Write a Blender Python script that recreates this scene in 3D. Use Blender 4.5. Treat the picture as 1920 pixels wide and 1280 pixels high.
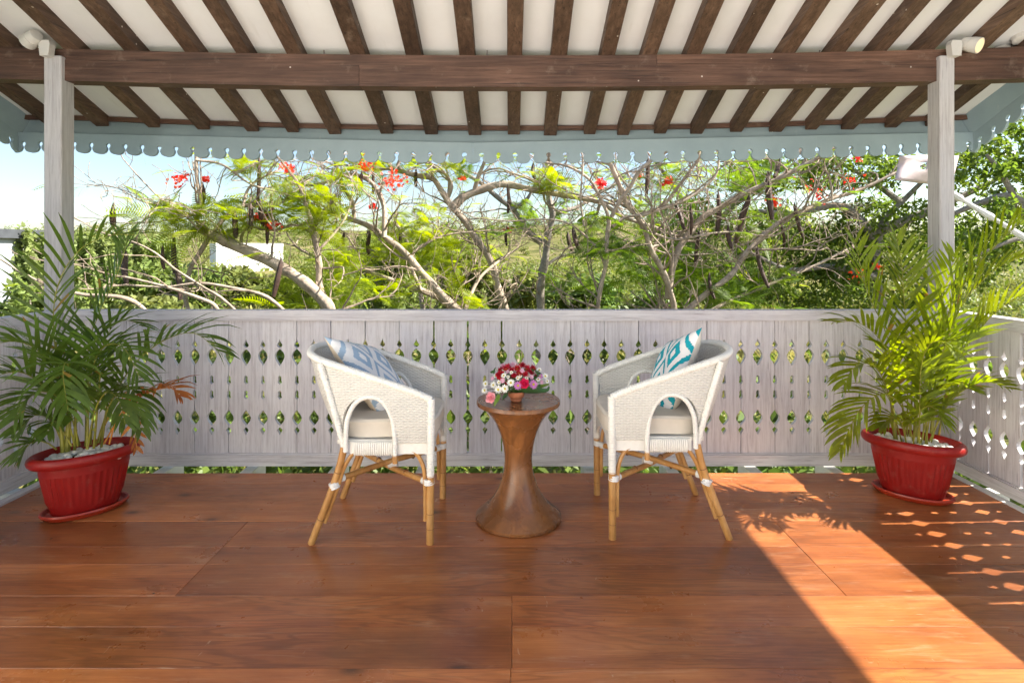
import bpy, math, random
import numpy as np
from mathutils import Vector, Matrix
from mathutils.geometry import tessellate_polygon
R = math.radians
random.seed(7); rng = np.random.default_rng(7)
S = bpy.context.scene
C = S.collection
for o in list(bpy.data.objects): bpy.data.objects.remove(o)

# ------------------------------------------------------------------ camera, sky, sun, exposure
F, H, HY = 1080.0, 1.30, 470.0           # focal length in photo pixels, eye height, horizon row
cam = bpy.data.cameras.new('camera'); camo = bpy.data.objects.new('camera', cam); C.objects.link(camo)
camo.location = (0, 0, H); camo.rotation_euler = (R(90), 0, 0)
cam.sensor_width = 36; cam.lens = 36 * F / 1920; cam.shift_y = -(640 - HY) / 1920
cam.clip_start = 0.05; cam.clip_end = 3000
S.camera = camo
SUN = Vector((1.07, 0.04, 1.0)).normalized()
W = bpy.data.worlds.new('World'); S.world = W; W.use_nodes = True
wn = W.node_tree.nodes; wl = W.node_tree.links
sky = wn.new('ShaderNodeTexSky'); sky.sky_type = 'NISHITA'; sky.sun_disc = False
sky.sun_elevation = math.asin(SUN.z); sky.sun_rotation = math.atan2(SUN.x, SUN.y)
sky.air_density = 1.0; sky.dust_density = 1.0; sky.ozone_density = 1.0
wl.new(sky.outputs[0], wn['Background'].inputs[0]); wn['Background'].inputs[1].default_value = 0.06
sl = bpy.data.lights.new('sun', 'SUN'); sl.energy = 4.6; sl.angle = R(0.55); sl.color = (1.0, 0.93, 0.82)
so = bpy.data.objects.new('sun', sl); C.objects.link(so); so.rotation_euler = SUN.to_track_quat('Z', 'Y').to_euler()
so.location = (20, 2, 20)
S.view_settings.view_transform = 'Standard'; S.view_settings.look = 'None'
S.view_settings.exposure = 1.95; S.view_settings.use_white_balance = True; S.view_settings.white_balance_temperature = 6500; S.view_settings.white_balance_tint = 8; S.view_settings.gamma = 1.0
S.render.engine = 'CYCLES'
S.cycles.max_bounces = 8; S.cycles.diffuse_bounces = 5; S.cycles.transparent_max_bounces = 8
S.cycles.use_denoising = True

# ------------------------------------------------------------------ helpers
def P(x, y, Y): return Vector(((x - 960) * Y / F, Y, H - (y - HY) * Y / F))
def tag(o, label=None, cat=None, group=None, kind=None):
    if label: o['label'] = label
    if cat: o['category'] = cat
    if group: o['group'] = group
    if kind: o['kind'] = kind
    return o
def empty(name, loc=(0, 0, 0), label=None, cat=None, group=None):
    o = bpy.data.objects.new(name, None); C.objects.link(o); o.location = loc; o.empty_display_size = 0.1
    return tag(o, label, cat, group)
def wmat(o):
    return o.matrix_basis.copy() if o.parent is None else wmat(o.parent) @ o.matrix_parent_inverse @ o.matrix_basis
def link(name, me, parent=None, mat=None):
    o = bpy.data.objects.new(name, me); C.objects.link(o)
    if parent is not None:
        o.parent = parent
        o.matrix_parent_inverse = wmat(parent).inverted()
    if mat is not None and len(me.materials) == 0: me.materials.append(mat)
    return o
def cat_rom(pts, n=6):
    pts = [tuple(p) for p in pts]
    P_ = [np.array(p, float) for p in pts]
    P_ = [2 * P_[0] - P_[1]] + P_ + [2 * P_[-1] - P_[-2]]
    out = []
    for i in range(1, len(P_) - 2):
        p0, p1, p2, p3 = P_[i-1], P_[i], P_[i+1], P_[i+2]
        for k in range(n):
            t = k / n
            out.append(0.5 * ((2*p1) + (-p0+p2)*t + (2*p0-5*p1+4*p2-p3)*t*t + (-p0+3*p1-3*p2+p3)*t**3))
    out.append(P_[-2])
    return [Vector(p) for p in out]
def resample(pts, step):
    pts = [Vector(p) for p in pts]
    d = [0.0]
    for a, b in zip(pts, pts[1:]): d.append(d[-1] + (b - a).length)
    n = max(2, int(d[-1] / step) + 1); out = []; j = 0
    for i in range(n):
        s = d[-1] * i / (n - 1)
        while j < len(d) - 2 and d[j+1] < s: j += 1
        L = d[j+1] - d[j]
        out.append(pts[j].lerp(pts[j+1], (s - d[j]) / L if L > 1e-9 else 0))
    return out
class MB:
    def __init__(s): s.v = []; s.f = []; s.uv = {}; s.m = []; s.cur = 0
    def face(s, idx): s.f.append(tuple(idx)); s.m.append(s.cur)
    def quadp(s, a, b, c, d):
        n = len(s.v); s.v += [tuple(a), tuple(b), tuple(c), tuple(d)]; s.face((n, n+1, n+2, n+3))
    def box(s, lo, hi, M=None):
        x0, y0, z0 = lo; x1, y1, z1 = hi; n = len(s.v)
        vs = [(x0,y0,z0),(x1,y0,z0),(x1,y1,z0),(x0,y1,z0),(x0,y0,z1),(x1,y0,z1),(x1,y1,z1),(x0,y1,z1)]
        if M is not None: vs = [tuple(M @ Vector(v)) for v in vs]
        s.v += vs
        for q in ((0,3,2,1),(4,5,6,7),(0,1,5,4),(1,2,6,5),(2,3,7,6),(3,0,4,7)): s.face([n+i for i in q])
        return s
    def tube(s, pts, rad, n=8, cap=True, oval=1.0):
        pts = [Vector(p) for p in pts]; m = len(pts)
        if not hasattr(rad, '__len__'): rad = [rad] * m
        t0 = (pts[1] - pts[0]).normalized()
        a = t0.orthogonal().normalized(); base = len(s.v)
        for i in range(m):
            t = (pts[min(i+1, m-1)] - pts[max(i-1, 0)])
            t = t.normalized() if t.length > 1e-9 else t0
            a = (a - t * a.dot(t)); a = a.normalized() if a.length > 1e-6 else t.orthogonal().normalized()
            b = t.cross(a)
            for k in range(n):
                an = 2 * math.pi * k / n
                s.v.append(tuple(pts[i] + a * (rad[i] * math.cos(an)) + b * (rad[i] * oval * math.sin(an))))
        for i in range(m - 1):
            for k in range(n):
                k2 = (k + 1) % n
                s.face((base+i*n+k, base+i*n+k2, base+(i+1)*n+k2, base+(i+1)*n+k))
        if cap:
            s.face([base + k for k in range(n)][::-1]); s.face([base + (m-1)*n + k for k in range(n)])
        return s
    def ribbed(s, pts, r, pitch=0.009, n=10, depth=0.14, cap=True):
        ps = resample(pts, pitch / 3); rr = [r * (1 - depth * abs(math.cos(math.pi * i / 3))) for i in range(len(ps))]
        return s.tube(ps, rr, n, cap)
    def lathe(s, prof, c=(0,0,0), n=32, sx=1.0, sy=1.0, rot=0.0, rfun=None, capb=True, capt=True):
        base = len(s.v); m = len(prof); cr, sr = math.cos(rot), math.sin(rot)
        for (r, z) in prof:
            for k in range(n):
                a = 2 * math.pi * k / n; q = r * (rfun(a, z) if rfun else 1)
                x, y = q * sx * math.cos(a), q * sy * math.sin(a)
                s.v.append((c[0] + x*cr - y*sr, c[1] + x*sr + y*cr, c[2] + z))
        for i in range(m - 1):
            for k in range(n):
                k2 = (k+1) % n; s.face((base+i*n+k, base+i*n+k2, base+(i+1)*n+k2, base+(i+1)*n+k))
        if capb: s.face([base+k for k in range(n)][::-1])
        if capt: s.face([base+(m-1)*n+k for k in range(n)])
        return s
    def extrude(s, loops, fn, th):
        """2-D loops (outer + holes) -> solid; fn(u, v, w) maps to 3-D."""
        flat = [p for l in loops for p in l]; n = len(flat); base = len(s.v)
        tris = tessellate_polygon([[Vector((p[0], p[1], 0)) for p in l] for l in loops])
        s.v += [tuple(fn(p[0], p[1], 0)) for p in flat] + [tuple(fn(p[0], p[1], th)) for p in flat]
        for t in tris:
            a, b, c = [flat[i] for i in t]
            if (b[0]-a[0])*(c[1]-a[1]) - (b[1]-a[1])*(c[0]-a[0]) < 0: t = (t[0], t[2], t[1])
            s.face([base+i for i in t]); s.face([base+n+i for i in t][::-1])
        o = 0
        for l in loops:
            k = len(l)
            for i in range(k):
                j = (i+1) % k; s.face((base+o+i, base+n+o+i, base+n+o+j, base+o+j))
            o += k
        return s
    def mesh(s, name, mats=None, smooth=False):
        me = bpy.data.meshes.new(name); me.from_pydata(s.v, [], s.f)
        if mats is not None:
            for m in (mats if isinstance(mats, (list, tuple)) else [mats]): me.materials.append(m)
        if any(s.m): me.polygons.foreach_set('material_index', s.m)
        if smooth: me.polygons.foreach_set('use_smooth', [True] * len(me.polygons))
        if s.uv:
            uvl = me.uv_layers.new(name='uv')
            for lp in me.loops:
                uvl.data[lp.index].uv = s.uv.get(lp.vertex_index, (0, 0))
        me.validate(); me.update()
        return me
    def build(s, name, mat, parent=None, smooth=False, recalc=True):
        me = s.mesh(name, mat, smooth)
        if recalc:
            import bmesh
            bm = bmesh.new(); bm.from_mesh(me); bmesh.ops.recalc_face_normals(bm, faces=bm.faces); bm.to_mesh(me); bm.free()
        if smooth: me.set_sharp_from_angle(angle=R(40)) if hasattr(me, 'set_sharp_from_angle') else None
        return link(name, me, parent)
def scatter(name, pv, pf, mats, mat, parent=None):
    """one mesh of many transformed copies of a small prototype (numpy, quads only)"""
    pv = np.asarray(pv, float); pf = np.asarray(pf, int); Ms = np.asarray(mats, float)
    N, nv, nf = len(Ms), len(pv), len(pf); k = pf.shape[1]
    hv = np.c_[pv, np.ones(nv)]
    V = np.einsum('nij,vj->nvi', Ms, hv)[:, :, :3].reshape(-1, 3)
    Fi = (pf[None] + (np.arange(N) * nv)[:, None, None]).reshape(-1)
    return bulk(name, V, Fi, k, mat, parent)
def bulk(name, V, Fi, k, mat, parent=None):
    me = bpy.data.meshes.new(name); np_ = len(Fi) // k
    me.vertices.add(len(V)); me.vertices.foreach_set('co', np.ascontiguousarray(V, dtype=np.float32).ravel())
    me.loops.add(len(Fi)); me.loops.foreach_set('vertex_index', np.ascontiguousarray(Fi, dtype=np.int32))
    me.polygons.add(np_); me.polygons.foreach_set('loop_start', np.arange(0, len(Fi), k, dtype=np.int32))
    me.polygons.foreach_set('loop_total', np.full(np_, k, dtype=np.int32)) if False else None
    me.update(calc_edges=True); me.materials.append(mat)
    return link(name, me, parent)
def basis(d, up, scale=1.0, loc=(0,0,0)):
    d = Vector(d).normalized(); up = Vector(up); s = d.cross(up)
    s = s.normalized() if s.length > 1e-6 else d.orthogonal().normalized(); u = s.cross(d)
    return Matrix(((d.x*scale, s.x*scale, u.x*scale, loc[0]), (d.y*scale, s.y*scale, u.y*scale, loc[1]),
                   (d.z*scale, s.z*scale, u.z*scale, loc[2]), (0, 0, 0, 1)))

# ------------------------------------------------------------------ materials
class N:
    def __init__(s, name, rough=0.5, spec=0.5):
        s.m = bpy.data.materials.new(name); s.m.use_nodes = True; s.t = s.m.node_tree; s.n = s.t.nodes
        s.b = s.n['Principled BSDF']; s.b.inputs['Roughness'].default_value = rough
        s.b.inputs['Specular IOR Level'].default_value = spec
    def add(s, t, **kw):
        n = s.n.new(t)
        for k, v in kw.items(): setattr(n, k, v)
        return n
    def ln(s, a, b): s.t.links.new(a, b)
    def val(s, sock, v):
        if hasattr(v, 'is_output') or hasattr(v, 'links'): s.ln(v, sock)
        else: sock.default_value = v
    def math(s, op, a, b=0.0, c=None):
        n = s.add('ShaderNodeMath', operation=op); s.val(n.inputs[0], a); s.val(n.inputs[1], b)
        if c is not None: s.val(n.inputs[2], c)
        return n.outputs[0]
    def coord(s, scale=(1,1,1), kind='Object', rand=0.0):
        tc = s.add('ShaderNodeTexCoord'); v = tc.outputs[kind] if kind != 'World' else s.add('ShaderNodeNewGeometry').outputs['Position']
        if rand:
            oi = s.add('ShaderNodeObjectInfo'); vm = s.add('ShaderNodeVectorMath', operation='ADD')
            mu = s.add('ShaderNodeVectorMath', operation='MULTIPLY'); cx = s.add('ShaderNodeCombineXYZ')
            r2 = s.math('FRACT', s.math('MULTIPLY', oi.outputs['Random'], 17.31)); 
            s.ln(oi.outputs['Random'], cx.inputs[0]); s.ln(r2, cx.inputs[1]); s.ln(r2, cx.inputs[2])
            s.ln(cx.outputs[0], mu.inputs[0]); mu.inputs[1].default_value = (rand,)*3
            s.ln(v, vm.inputs[0]); s.ln(mu.outputs[0], vm.inputs[1]); v = vm.outputs[0]
        mp = s.add('ShaderNodeMapping'); mp.inputs['Scale'].default_value = scale; s.ln(v, mp.inputs[0])
        return mp.outputs[0]
    def noise(s, vec, scale=5, detail=4, rough=0.55, dist=0.0):
        n = s.add('ShaderNodeTexNoise'); s.ln(vec, n.inputs['Vector']); n.inputs['Scale'].default_value = scale
        n.inputs['Detail'].default_value = detail; n.inputs['Roughness'].default_value = rough; n.inputs['Distortion'].default_value = dist
        return n.outputs['Fac']
    def ramp(s, fac, stops):
        n = s.add('ShaderNodeValToRGB'); e = n.color_ramp.elements
        while len(e) < len(stops): e.new(0.5)
        for i, (p, c) in enumerate(stops):
            e[i].position = p; e[i].color = (*c, 1) if hasattr(c, '__len__') else (c, c, c, 1)
        s.val(n.inputs[0], fac); return n.outputs[0]
    def mix(s, fac, a, b, mode='MIX'):
        n = s.add('ShaderNodeMix', data_type='RGBA', blend_type=mode); s.val(n.inputs[0], fac)
        for sock, v in ((n.inputs[6], a), (n.inputs[7], b)):
            if isinstance(v, tuple): sock.default_value = (*v, 1)
            else: s.ln(v, sock)
        return n.outputs[2]
    def bump(s, h, strength=0.3, dist=0.01):
        n = s.add('ShaderNodeBump'); n.inputs['Strength'].default_value = strength; n.inputs['Distance'].default_value = dist
        s.ln(h, n.inputs['Height']); s.ln(n.outputs[0], s.b.inputs['Normal'])
    def col(s, c):
        if isinstance(c, tuple): s.b.inputs['Base Color'].default_value = (*c, 1)
        else: s.ln(c, s.b.inputs['Base Color'])
        return s
    def randv(s):
        return s.add('ShaderNodeObjectInfo').outputs['Random']
    def hsv(s, c, h=0.5, sat=1.0, v=1.0):
        n = s.add('ShaderNodeHueSaturation'); s.val(n.inputs['Hue'], h); s.val(n.inputs['Saturation'], sat); s.val(n.inputs['Value'], v); s.ln(c, n.inputs['Color'])
        return n.outputs[0]

def mat_plain(name, c, rough=0.5, spec=0.5, var=0.12, scale=30, bump=0.0):
    n = N(name, rough, spec); v = n.coord(); f = n.noise(v, scale, 5)
    n.col(n.mix(1.0, tuple(c), n.ramp(f, [(0.3, 1 - var), (0.7, 1 + var)]), 'MULTIPLY'))
    if bump: n.bump(f, bump, 0.004)
    return n.m
def mat_deck():
    n = N('deck_wood', 0.36, 0.32)
    g0 = n.coord((1, 1, 1), 'World', rand=7.0)
    sc = n.add('ShaderNodeMapping'); n.ln(g0, sc.inputs[0]); sc.inputs['Scale'].default_value = (0.9, 7, 1)
    warp = n.noise(sc.outputs[0], 1.3, 3, 0.5, 0.4)                         # broad figure
    cx = n.add('ShaderNodeMapping'); n.ln(g0, cx.inputs[0]); cx.inputs['Scale'].default_value = (2.2, 60, 1)
    fine = n.noise(cx.outputs[0], 2.0, 7, 0.65, 0.2)
    # cathedral grain: rings from a warped distance
    rings = n.math('SINE', n.math('MULTIPLY', warp, 75.0))
    base = n.ramp(n.math('ADD', n.math('MULTIPLY', warp, 0.62), n.math('MULTIPLY', fine, 0.56)),
                  [(0.28, (0.135, 0.039, 0.0135)), (0.50, (0.285, 0.090, 0.028)), (0.68, (0.370, 0.130, 0.041)), (0.90, (0.48, 0.200, 0.078))])
    c = n.mix(n.math('MULTIPLY', n.math('MULTIPLY', n.math('MAXIMUM', rings, 0.0), n.ramp(n.noise(g0, 1.1, 2), [(0.42, 0.0), (0.60, 1.0)])), 0.42), base, (0.115, 0.038, 0.015))
    # knots
    kv = n.add('ShaderNodeMapping'); n.ln(g0, kv.inputs[0]); kv.inputs['Scale'].default_value = (1.0, 1.9, 1)
    vo = n.add('ShaderNodeTexVoronoi'); n.ln(kv.outputs[0], vo.inputs['Vector']); vo.inputs['Scale'].default_value = 2.1
    kn = n.ramp(vo.outputs['Distance'], [(0.0, 1.0), (0.035, 0.8), (0.10, 0.25), (0.2, 0.0)])
    sep = n.add('ShaderNodeSeparateColor'); n.ln(vo.outputs['Color'], sep.inputs[0])
    c = n.mix(n.math('MULTIPLY', kn, n.math('GREATER_THAN', sep.outputs[0], 0.55)), c, (0.05, 0.018, 0.009))
    # pin holes
    vp = n.add('ShaderNodeTexVoronoi'); n.ln(g0, vp.inputs['Vector']); vp.inputs['Scale'].default_value = 8.0
    sp = n.add('ShaderNodeSeparateColor'); n.ln(vp.outputs['Color'], sp.inputs[0])
    ph = n.math('MULTIPLY', n.math('LESS_THAN', vp.outputs['Distance'], 0.045), n.math('GREATER_THAN', sp.outputs[1], 0.86))
    c = n.mix(ph, c, (0.02, 0.012, 0.01))
    # pale worn film
    wv = n.add('ShaderNodeMapping'); n.ln(g0, wv.inputs[0]); wv.inputs['Scale'].default_value = (1.4, 9, 1)
    wear = n.ramp(n.noise(wv.outputs[0], 2.4, 8, 0.7, 0.6), [(0.56, 0.0), (0.80, 0.55)])
    c = n.mix(wear, c, (0.52, 0.33, 0.20))
    # pale scratches along and across the grain
    for ssc, th in (((3.0, 55, 1), 0.735), ((26, 7, 1), 0.760)):
        sm = n.add('ShaderNodeMapping'); n.ln(g0, sm.inputs[0]); sm.inputs['Scale'].default_value = ssc; sm.inputs['Rotation'].default_value = (0, 0, 0.12)
        c = n.mix(n.ramp(n.noise(sm.outputs[0], 1.7, 3, 0.5, 0.8), [(th - .03, 0.0), (th, 0.45)]), c, (0.56, 0.40, 0.28))
    tone = n.ramp(n.randv(), [(0.0, (0.70, 0.67, 0.66)), (0.5, (1.0, 0.98, 0.97)), (1.0, (1.18, 1.17, 1.12))])
    c = n.mix(1.0, c, tone, 'MULTIPLY')
    bl = n.noise(n.coord((0.7, 1.6, 1), 'World'), 2.6, 6, 0.62, 0.5)
    c = n.mix(1.0, c, n.ramp(bl, [(0.30, (0.70, 0.66, 0.64)), (0.5, (1.0, 0.99, 0.98)), (0.70, (1.24, 1.24, 1.2))]), 'MULTIPLY'); n.col(c)
    rg = n.ramp(n.noise(g0, 5, 5, 0.65), [(0.3, 0.24), (0.75, 0.5)]); n.ln(rg, n.b.inputs['Roughness'])
    n.bump(n.math('ADD', n.math('MULTIPLY', fine, 0.5), n.math('MULTIPLY', warp, 0.5)), 0.16, 0.004)
    n.b.inputs['Coat Weight'].default_value = 0.25; n.b.inputs['Coat Roughness'].default_value = 0.18
    return n.m
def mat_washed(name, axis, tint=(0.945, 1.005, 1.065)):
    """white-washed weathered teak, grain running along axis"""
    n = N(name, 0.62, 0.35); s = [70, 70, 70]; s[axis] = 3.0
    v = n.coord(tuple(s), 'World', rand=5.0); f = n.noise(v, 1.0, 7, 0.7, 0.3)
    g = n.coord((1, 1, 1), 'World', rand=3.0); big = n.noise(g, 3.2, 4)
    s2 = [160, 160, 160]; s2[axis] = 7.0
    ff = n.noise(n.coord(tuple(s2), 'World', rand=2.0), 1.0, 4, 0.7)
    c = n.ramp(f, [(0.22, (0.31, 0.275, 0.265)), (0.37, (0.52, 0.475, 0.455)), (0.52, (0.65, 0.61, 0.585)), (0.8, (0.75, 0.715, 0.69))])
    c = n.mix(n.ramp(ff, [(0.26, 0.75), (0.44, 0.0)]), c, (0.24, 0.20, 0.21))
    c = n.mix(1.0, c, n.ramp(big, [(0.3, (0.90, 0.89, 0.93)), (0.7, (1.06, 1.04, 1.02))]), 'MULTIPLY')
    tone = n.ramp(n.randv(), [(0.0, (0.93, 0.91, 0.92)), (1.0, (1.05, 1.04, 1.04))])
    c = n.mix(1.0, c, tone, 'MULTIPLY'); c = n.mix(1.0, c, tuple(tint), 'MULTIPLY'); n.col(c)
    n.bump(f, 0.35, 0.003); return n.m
def mat_dark(name, axis, red=1.0):
    n = N(name, 0.58, 0.4); s = [45, 45, 45]; s[axis] = 2.2
    v = n.coord(tuple(s), 'World', rand=9.0); f = n.noise(v, 1.0, 7, 0.68, 0.3)
    big = n.noise(n.coord((1, 1, 1), 'World', rand=3.0), 2.6, 4)
    c = n.ramp(f, [(0.22, (0.036, 0.020, 0.0135)), (0.48, (0.090, 0.054, 0.036)), (0.66, (0.140, 0.090, 0.063)), (0.86, (0.25, 0.188, 0.147))])
    c = n.mix(1.0, c, n.ramp(big, [(0.3, (0.62, 0.58, 0.56)), (0.7, (1.15, 1.12, 1.1))]), 'MULTIPLY')
    tone = n.ramp(n.randv(), [(0.0, (0.8, 0.78, 0.78)), (1.0, (1.2, 1.18, 1.16))])
    c = n.mix(1.0, c, tone, 'MULTIPLY'); c = n.mix(1.0, c, (red, 0.96, 0.94), 'MULTIPLY')
    sv = n.add('ShaderNodeTexVoronoi'); n.ln(n.coord((1,1,1), 'World'), sv.inputs['Vector']); sv.inputs['Scale'].default_value = 26
    ss = n.add('ShaderNodeSeparateColor'); n.ln(sv.outputs['Color'], ss.inputs[0])
    c = n.mix(n.math('MULTIPLY', n.math('LESS_THAN', sv.outputs['Distance'], 0.14), n.math('GREATER_THAN', ss.outputs[0], 0.95)), c, (0.5, 0.45, 0.4))
    s3 = [85, 85, 85]; s3[axis] = 1.6; cr = n.noise(n.coord(tuple(s3), 'World', rand=4.0), 1.0, 3, 0.5, 0.5)
    c = n.mix(n.ramp(cr, [(0.30, 0.85), (0.40, 0.0)]), c, (0.022, 0.012, 0.008))
    c = n.mix(n.ramp(n.noise(n.coord((1, 1, 1), 'World', rand=6.0), 7, 6, 0.7), [(0.58, 0.0), (0.8, 0.55)]), c, (0.30, 0.23, 0.175))
    n.col(c); n.bump(n.math('ADD', f, cr), 0.6, 0.006); return n.m
def mat_leaf(name, c, trans=0.35, rough=0.45, var=0.35, hue=0.03, noise_scale=3.0, dry=0.0):
    n = N(name, rough, 0.4); g = n.add('ShaderNodeNewGeometry')
    f = n.noise(g.outputs['Position'], noise_scale, 3)
    col = n.add('ShaderNodeRGB'); col.outputs[0].default_value = (*c, 1)
    rpi = g.outputs['Random Per Island']
    v = n.math('ADD', n.math('MULTIPLY', rpi, var), n.math('ADD', n.math('MULTIPLY', f, var * 1.3), 1 - var * 1.15))
    h = n.math('ADD', n.math('MULTIPLY', f, hue * 2), 0.5 - hue)
    cc = n.hsv(col.outputs[0], h, 1.0, v)
    if dry: cc = n.mix(n.math('GREATER_THAN', rpi, 1 - dry), cc, (0.26, 0.17, 0.03))
    n.col(cc)
    tr = n.add('ShaderNodeBsdfTranslucent'); n.ln(n.hsv(cc, 0.488, 1.06, 1.5), tr.inputs[0])
    mx = n.add('ShaderNodeMixShader'); mx.inputs[0].default_value = trans
    n.ln(n.b.outputs[0], mx.inputs[1]); n.ln(tr.outputs[0], mx.inputs[2]); n.ln(mx.outputs[0], n.n['Material Output'].inputs[0])
    return n.m
def mat_bark(name, c, c2, scale=14):
    n = N(name, 0.85, 0.2); v = n.coord((1, 1, 1), 'World'); f = n.noise(v, scale, 6, 0.65, 0.4); f2 = n.noise(v, scale * 0.25, 3)
    col = n.ramp(f, [(0.28, c2), (0.5, c), (0.75, tuple(min(1, x * 1.3) for x in c))])
    col = n.mix(n.ramp(f2, [(0.5, 0.0), (0.66, 0.55)]), col, c2); n.col(col); n.bump(f, 0.5, 0.02); return n.m
def mat_bamboo():
    n = N('cane', 0.34, 0.5); v = n.coord((1, 1, 1), 'Object'); f = n.noise(n.coord((60, 60, 6), 'Object'), 1.0, 5, 0.6); b = n.noise(v, 9, 3)
    c = n.ramp(b, [(0.3, (0.36, 0.17, 0.05)), (0.55, (0.50, 0.265, 0.085)), (0.75, (0.60, 0.36, 0.15))])
    n.col(n.mix(1.0, c, n.ramp(f, [(0.25, (0.75, 0.7, 0.66)), (0.7, (1.08, 1.06, 1.02))]), 'MULTIPLY')); return n.m
def mat_weave():
    n = N('white_wicker', 0.45, 0.4)
    tc = n.add('ShaderNodeTexCoord'); sp = n.add('ShaderNodeSeparateXYZ'); n.ln(tc.outputs['UV'], sp.inputs[0])
    u = n.math('DIVIDE', sp.outputs[0], 0.0135); vv = n.math('DIVIDE', sp.outputs[1], 0.0075)
    ph = n.math('MULTIPLY', n.math('MODULO', n.math('FLOOR', vv), 2.0), 1.0)
    su = n.math('SINE', n.math('MULTIPLY', n.math('ADD', u, ph), math.pi))
    sv = n.math('ABSOLUTE', n.math('SINE', n.math('MULTIPLY', vv, math.pi)))
    h = n.math('MULTIPLY', sv, n.math('ADD', n.math('MULTIPLY', su, 0.5), 0.7))
    f = n.noise(tc.outputs['Object'], 14, 3)
    n.col(n.mix(1.0, n.ramp(h, [(0.03, (0.52, 0.49, 0.43)), (0.26, (0.70, 0.68, 0.63))]), n.ramp(f, [(0.3, 0.95), (0.7, 1.03)]), 'MULTIPLY'))  # gaps between strands tinted darker, their shade put into the colour
    n.bump(h, 0.85, 0.0042); return n.m
def mat_ikat(name, ink):
    n = N(name, 0.8, 0.2)
    tc = n.add('ShaderNodeTexCoord'); ns = n.add('ShaderNodeTexNoise'); ns.inputs['Scale'].default_value = 38; ns.inputs['Detail'].default_value = 2
    mp = n.add('ShaderNodeMapping'); mp.inputs['Scale'].default_value = (0.35, 2.2, 1); n.ln(tc.outputs['UV'], mp.inputs[0]); n.ln(mp.outputs[0], ns.inputs['Vector'])
    sp = n.add('ShaderNodeSeparateXYZ'); n.ln(tc.outputs['UV'], sp.inputs[0])
    jag = n.math('MULTIPLY', n.math('SUBTRACT', ns.outputs['Fac'], 0.5), 0.10)
    a = n.math('ABSOLUTE', n.math('SUBTRACT', n.math('FRACT', n.math('ADD', n.math('MULTIPLY', sp.outputs[0], 2.2), jag)), 0.5))
    b = n.math('ABSOLUTE', n.math('SUBTRACT', n.math('FRACT', n.math('MULTIPLY', sp.outputs[1], 1.7)), 0.5))
    d = n.math('ADD', a, b)          # 0..1 diamonds
    nr = n.add('ShaderNodeValToRGB'); nr.color_ramp.interpolation = 'CONSTANT'; e = nr.color_ramp.elements
    wh = (0.72, 0.71, 0.71)
    st = [(0.0, wh), (0.12, ink), (0.30, wh), (0.50, ink), (0.62, wh), (0.82, ink)]
    while len(e) < len(st): e.new(0.5)
    for i, (p, c) in enumerate(st): e[i].position = p; e[i].color = (*c, 1)
    n.ln(d, nr.inputs[0])
    fl = n.noise(tc.outputs['UV'], 300, 2); n.col(n.mix(1.0, nr.outputs[0], n.ramp(fl, [(0.3, 0.92), (0.7, 1.05)]), 'MULTIPLY'))
    n.bump(n.noise(tc.outputs['UV'], 9, 3), 0.35, 0.02); return n.m
M = {}
M['deck'] = mat_deck()
M['washz'] = mat_washed('washed_wood_upright', 2); M['washx'] = mat_washed('washed_wood_across', 0); M['washy'] = mat_washed('washed_wood_along', 1)
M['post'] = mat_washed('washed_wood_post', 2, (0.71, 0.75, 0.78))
M['darkx'] = mat_dark('beam_wood', 0, 1.10); M['darky'] = mat_dark('rafter_wood', 1, 0.96)
def mat_ceiling():
    n = N('ceiling_paint', 0.75, 0.25); v = n.coord((1, 1, 1), 'World'); f = n.noise(v, 2.2, 5, 0.6)
    c = n.ramp(f, [(0.3, (0.645, 0.645, 0.655)), (0.55, (0.705, 0.705, 0.715)), (0.8, (0.74, 0.745, 0.755))])
    st = n.ramp(n.noise(n.coord((6, 1, 1), 'World'), 3.0, 5), [(0.62, 0.0), (0.8, 0.35)]); n.col(n.mix(st, c, (0.54, 0.52, 0.50))); n.bump(f, 0.15, 0.01); return n.m
M['ceiling'] = mat_ceiling()
def mat_blue():
    n = N('blue_grey_paint', 0.42, 0.45); v = n.coord((1, 1, 1), 'World'); f = n.noise(v, 4, 5, 0.6); dr = n.noise(n.coord((38, 38, 1.2), 'World'), 1.0, 4)
    c = n.ramp(f, [(0.3, (0.245, 0.325, 0.365)), (0.7, (0.295, 0.380, 0.420))]); n.col(n.mix(n.ramp(dr, [(0.66, 0.0), (0.78, 0.3)]), c, (0.46, 0.50, 0.49))); n.bump(f, 0.15, 0.005); return n.m
M['blue'] = mat_blue()
M['white_paint'] = mat_plain('white_joist_paint', (0.72, 0.70, 0.67), 0.6, 0.3, 0.08, 9)
M['lamp_grey'] = mat_plain('lamp_paint', (0.55, 0.53, 0.50), 0.4, 0.5, 0.04, 20)
M['steel'] = mat_plain('dark_steel', (0.10, 0.09, 0.085), 0.45, 0.5, 0.2, 60)
def mat_table():
    n = N('turned_wood', 0.34, 0.5); v = n.coord((1, 1, 1), 'Object'); w = n.noise(n.coord((3, 3, 1.2), 'Object'), 2.0, 3, 0.5, 1.2)
    rg = n.math('SINE', n.math('MULTIPLY', w, 46)); f = n.noise(n.coord((70, 70, 9), 'Object'), 1.0, 5)
    c = n.ramp(w, [(0.25, (0.105, 0.040, 0.015)), (0.5, (0.200, 0.078, 0.025)), (0.75, (0.29, 0.118, 0.038))])
    c = n.mix(n.math('MULTIPLY', n.math('MAXIMUM', rg, 0.0), 0.28), c, (0.085, 0.038, 0.017))
    n.col(n.mix(1.0, c, n.ramp(f, [(0.3, 0.86), (0.7, 1.1)]), 'MULTIPLY')); n.bump(f, 0.08, 0.003)
    n.ln(n.ramp(n.noise(v, 8, 4), [(0.3, 0.20), (0.7, 0.36)]), n.b.inputs['Roughness']); return n.m
M['table'] = mat_table()
M['cane'] = mat_bamboo(); M['weave'] = mat_weave()
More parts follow.
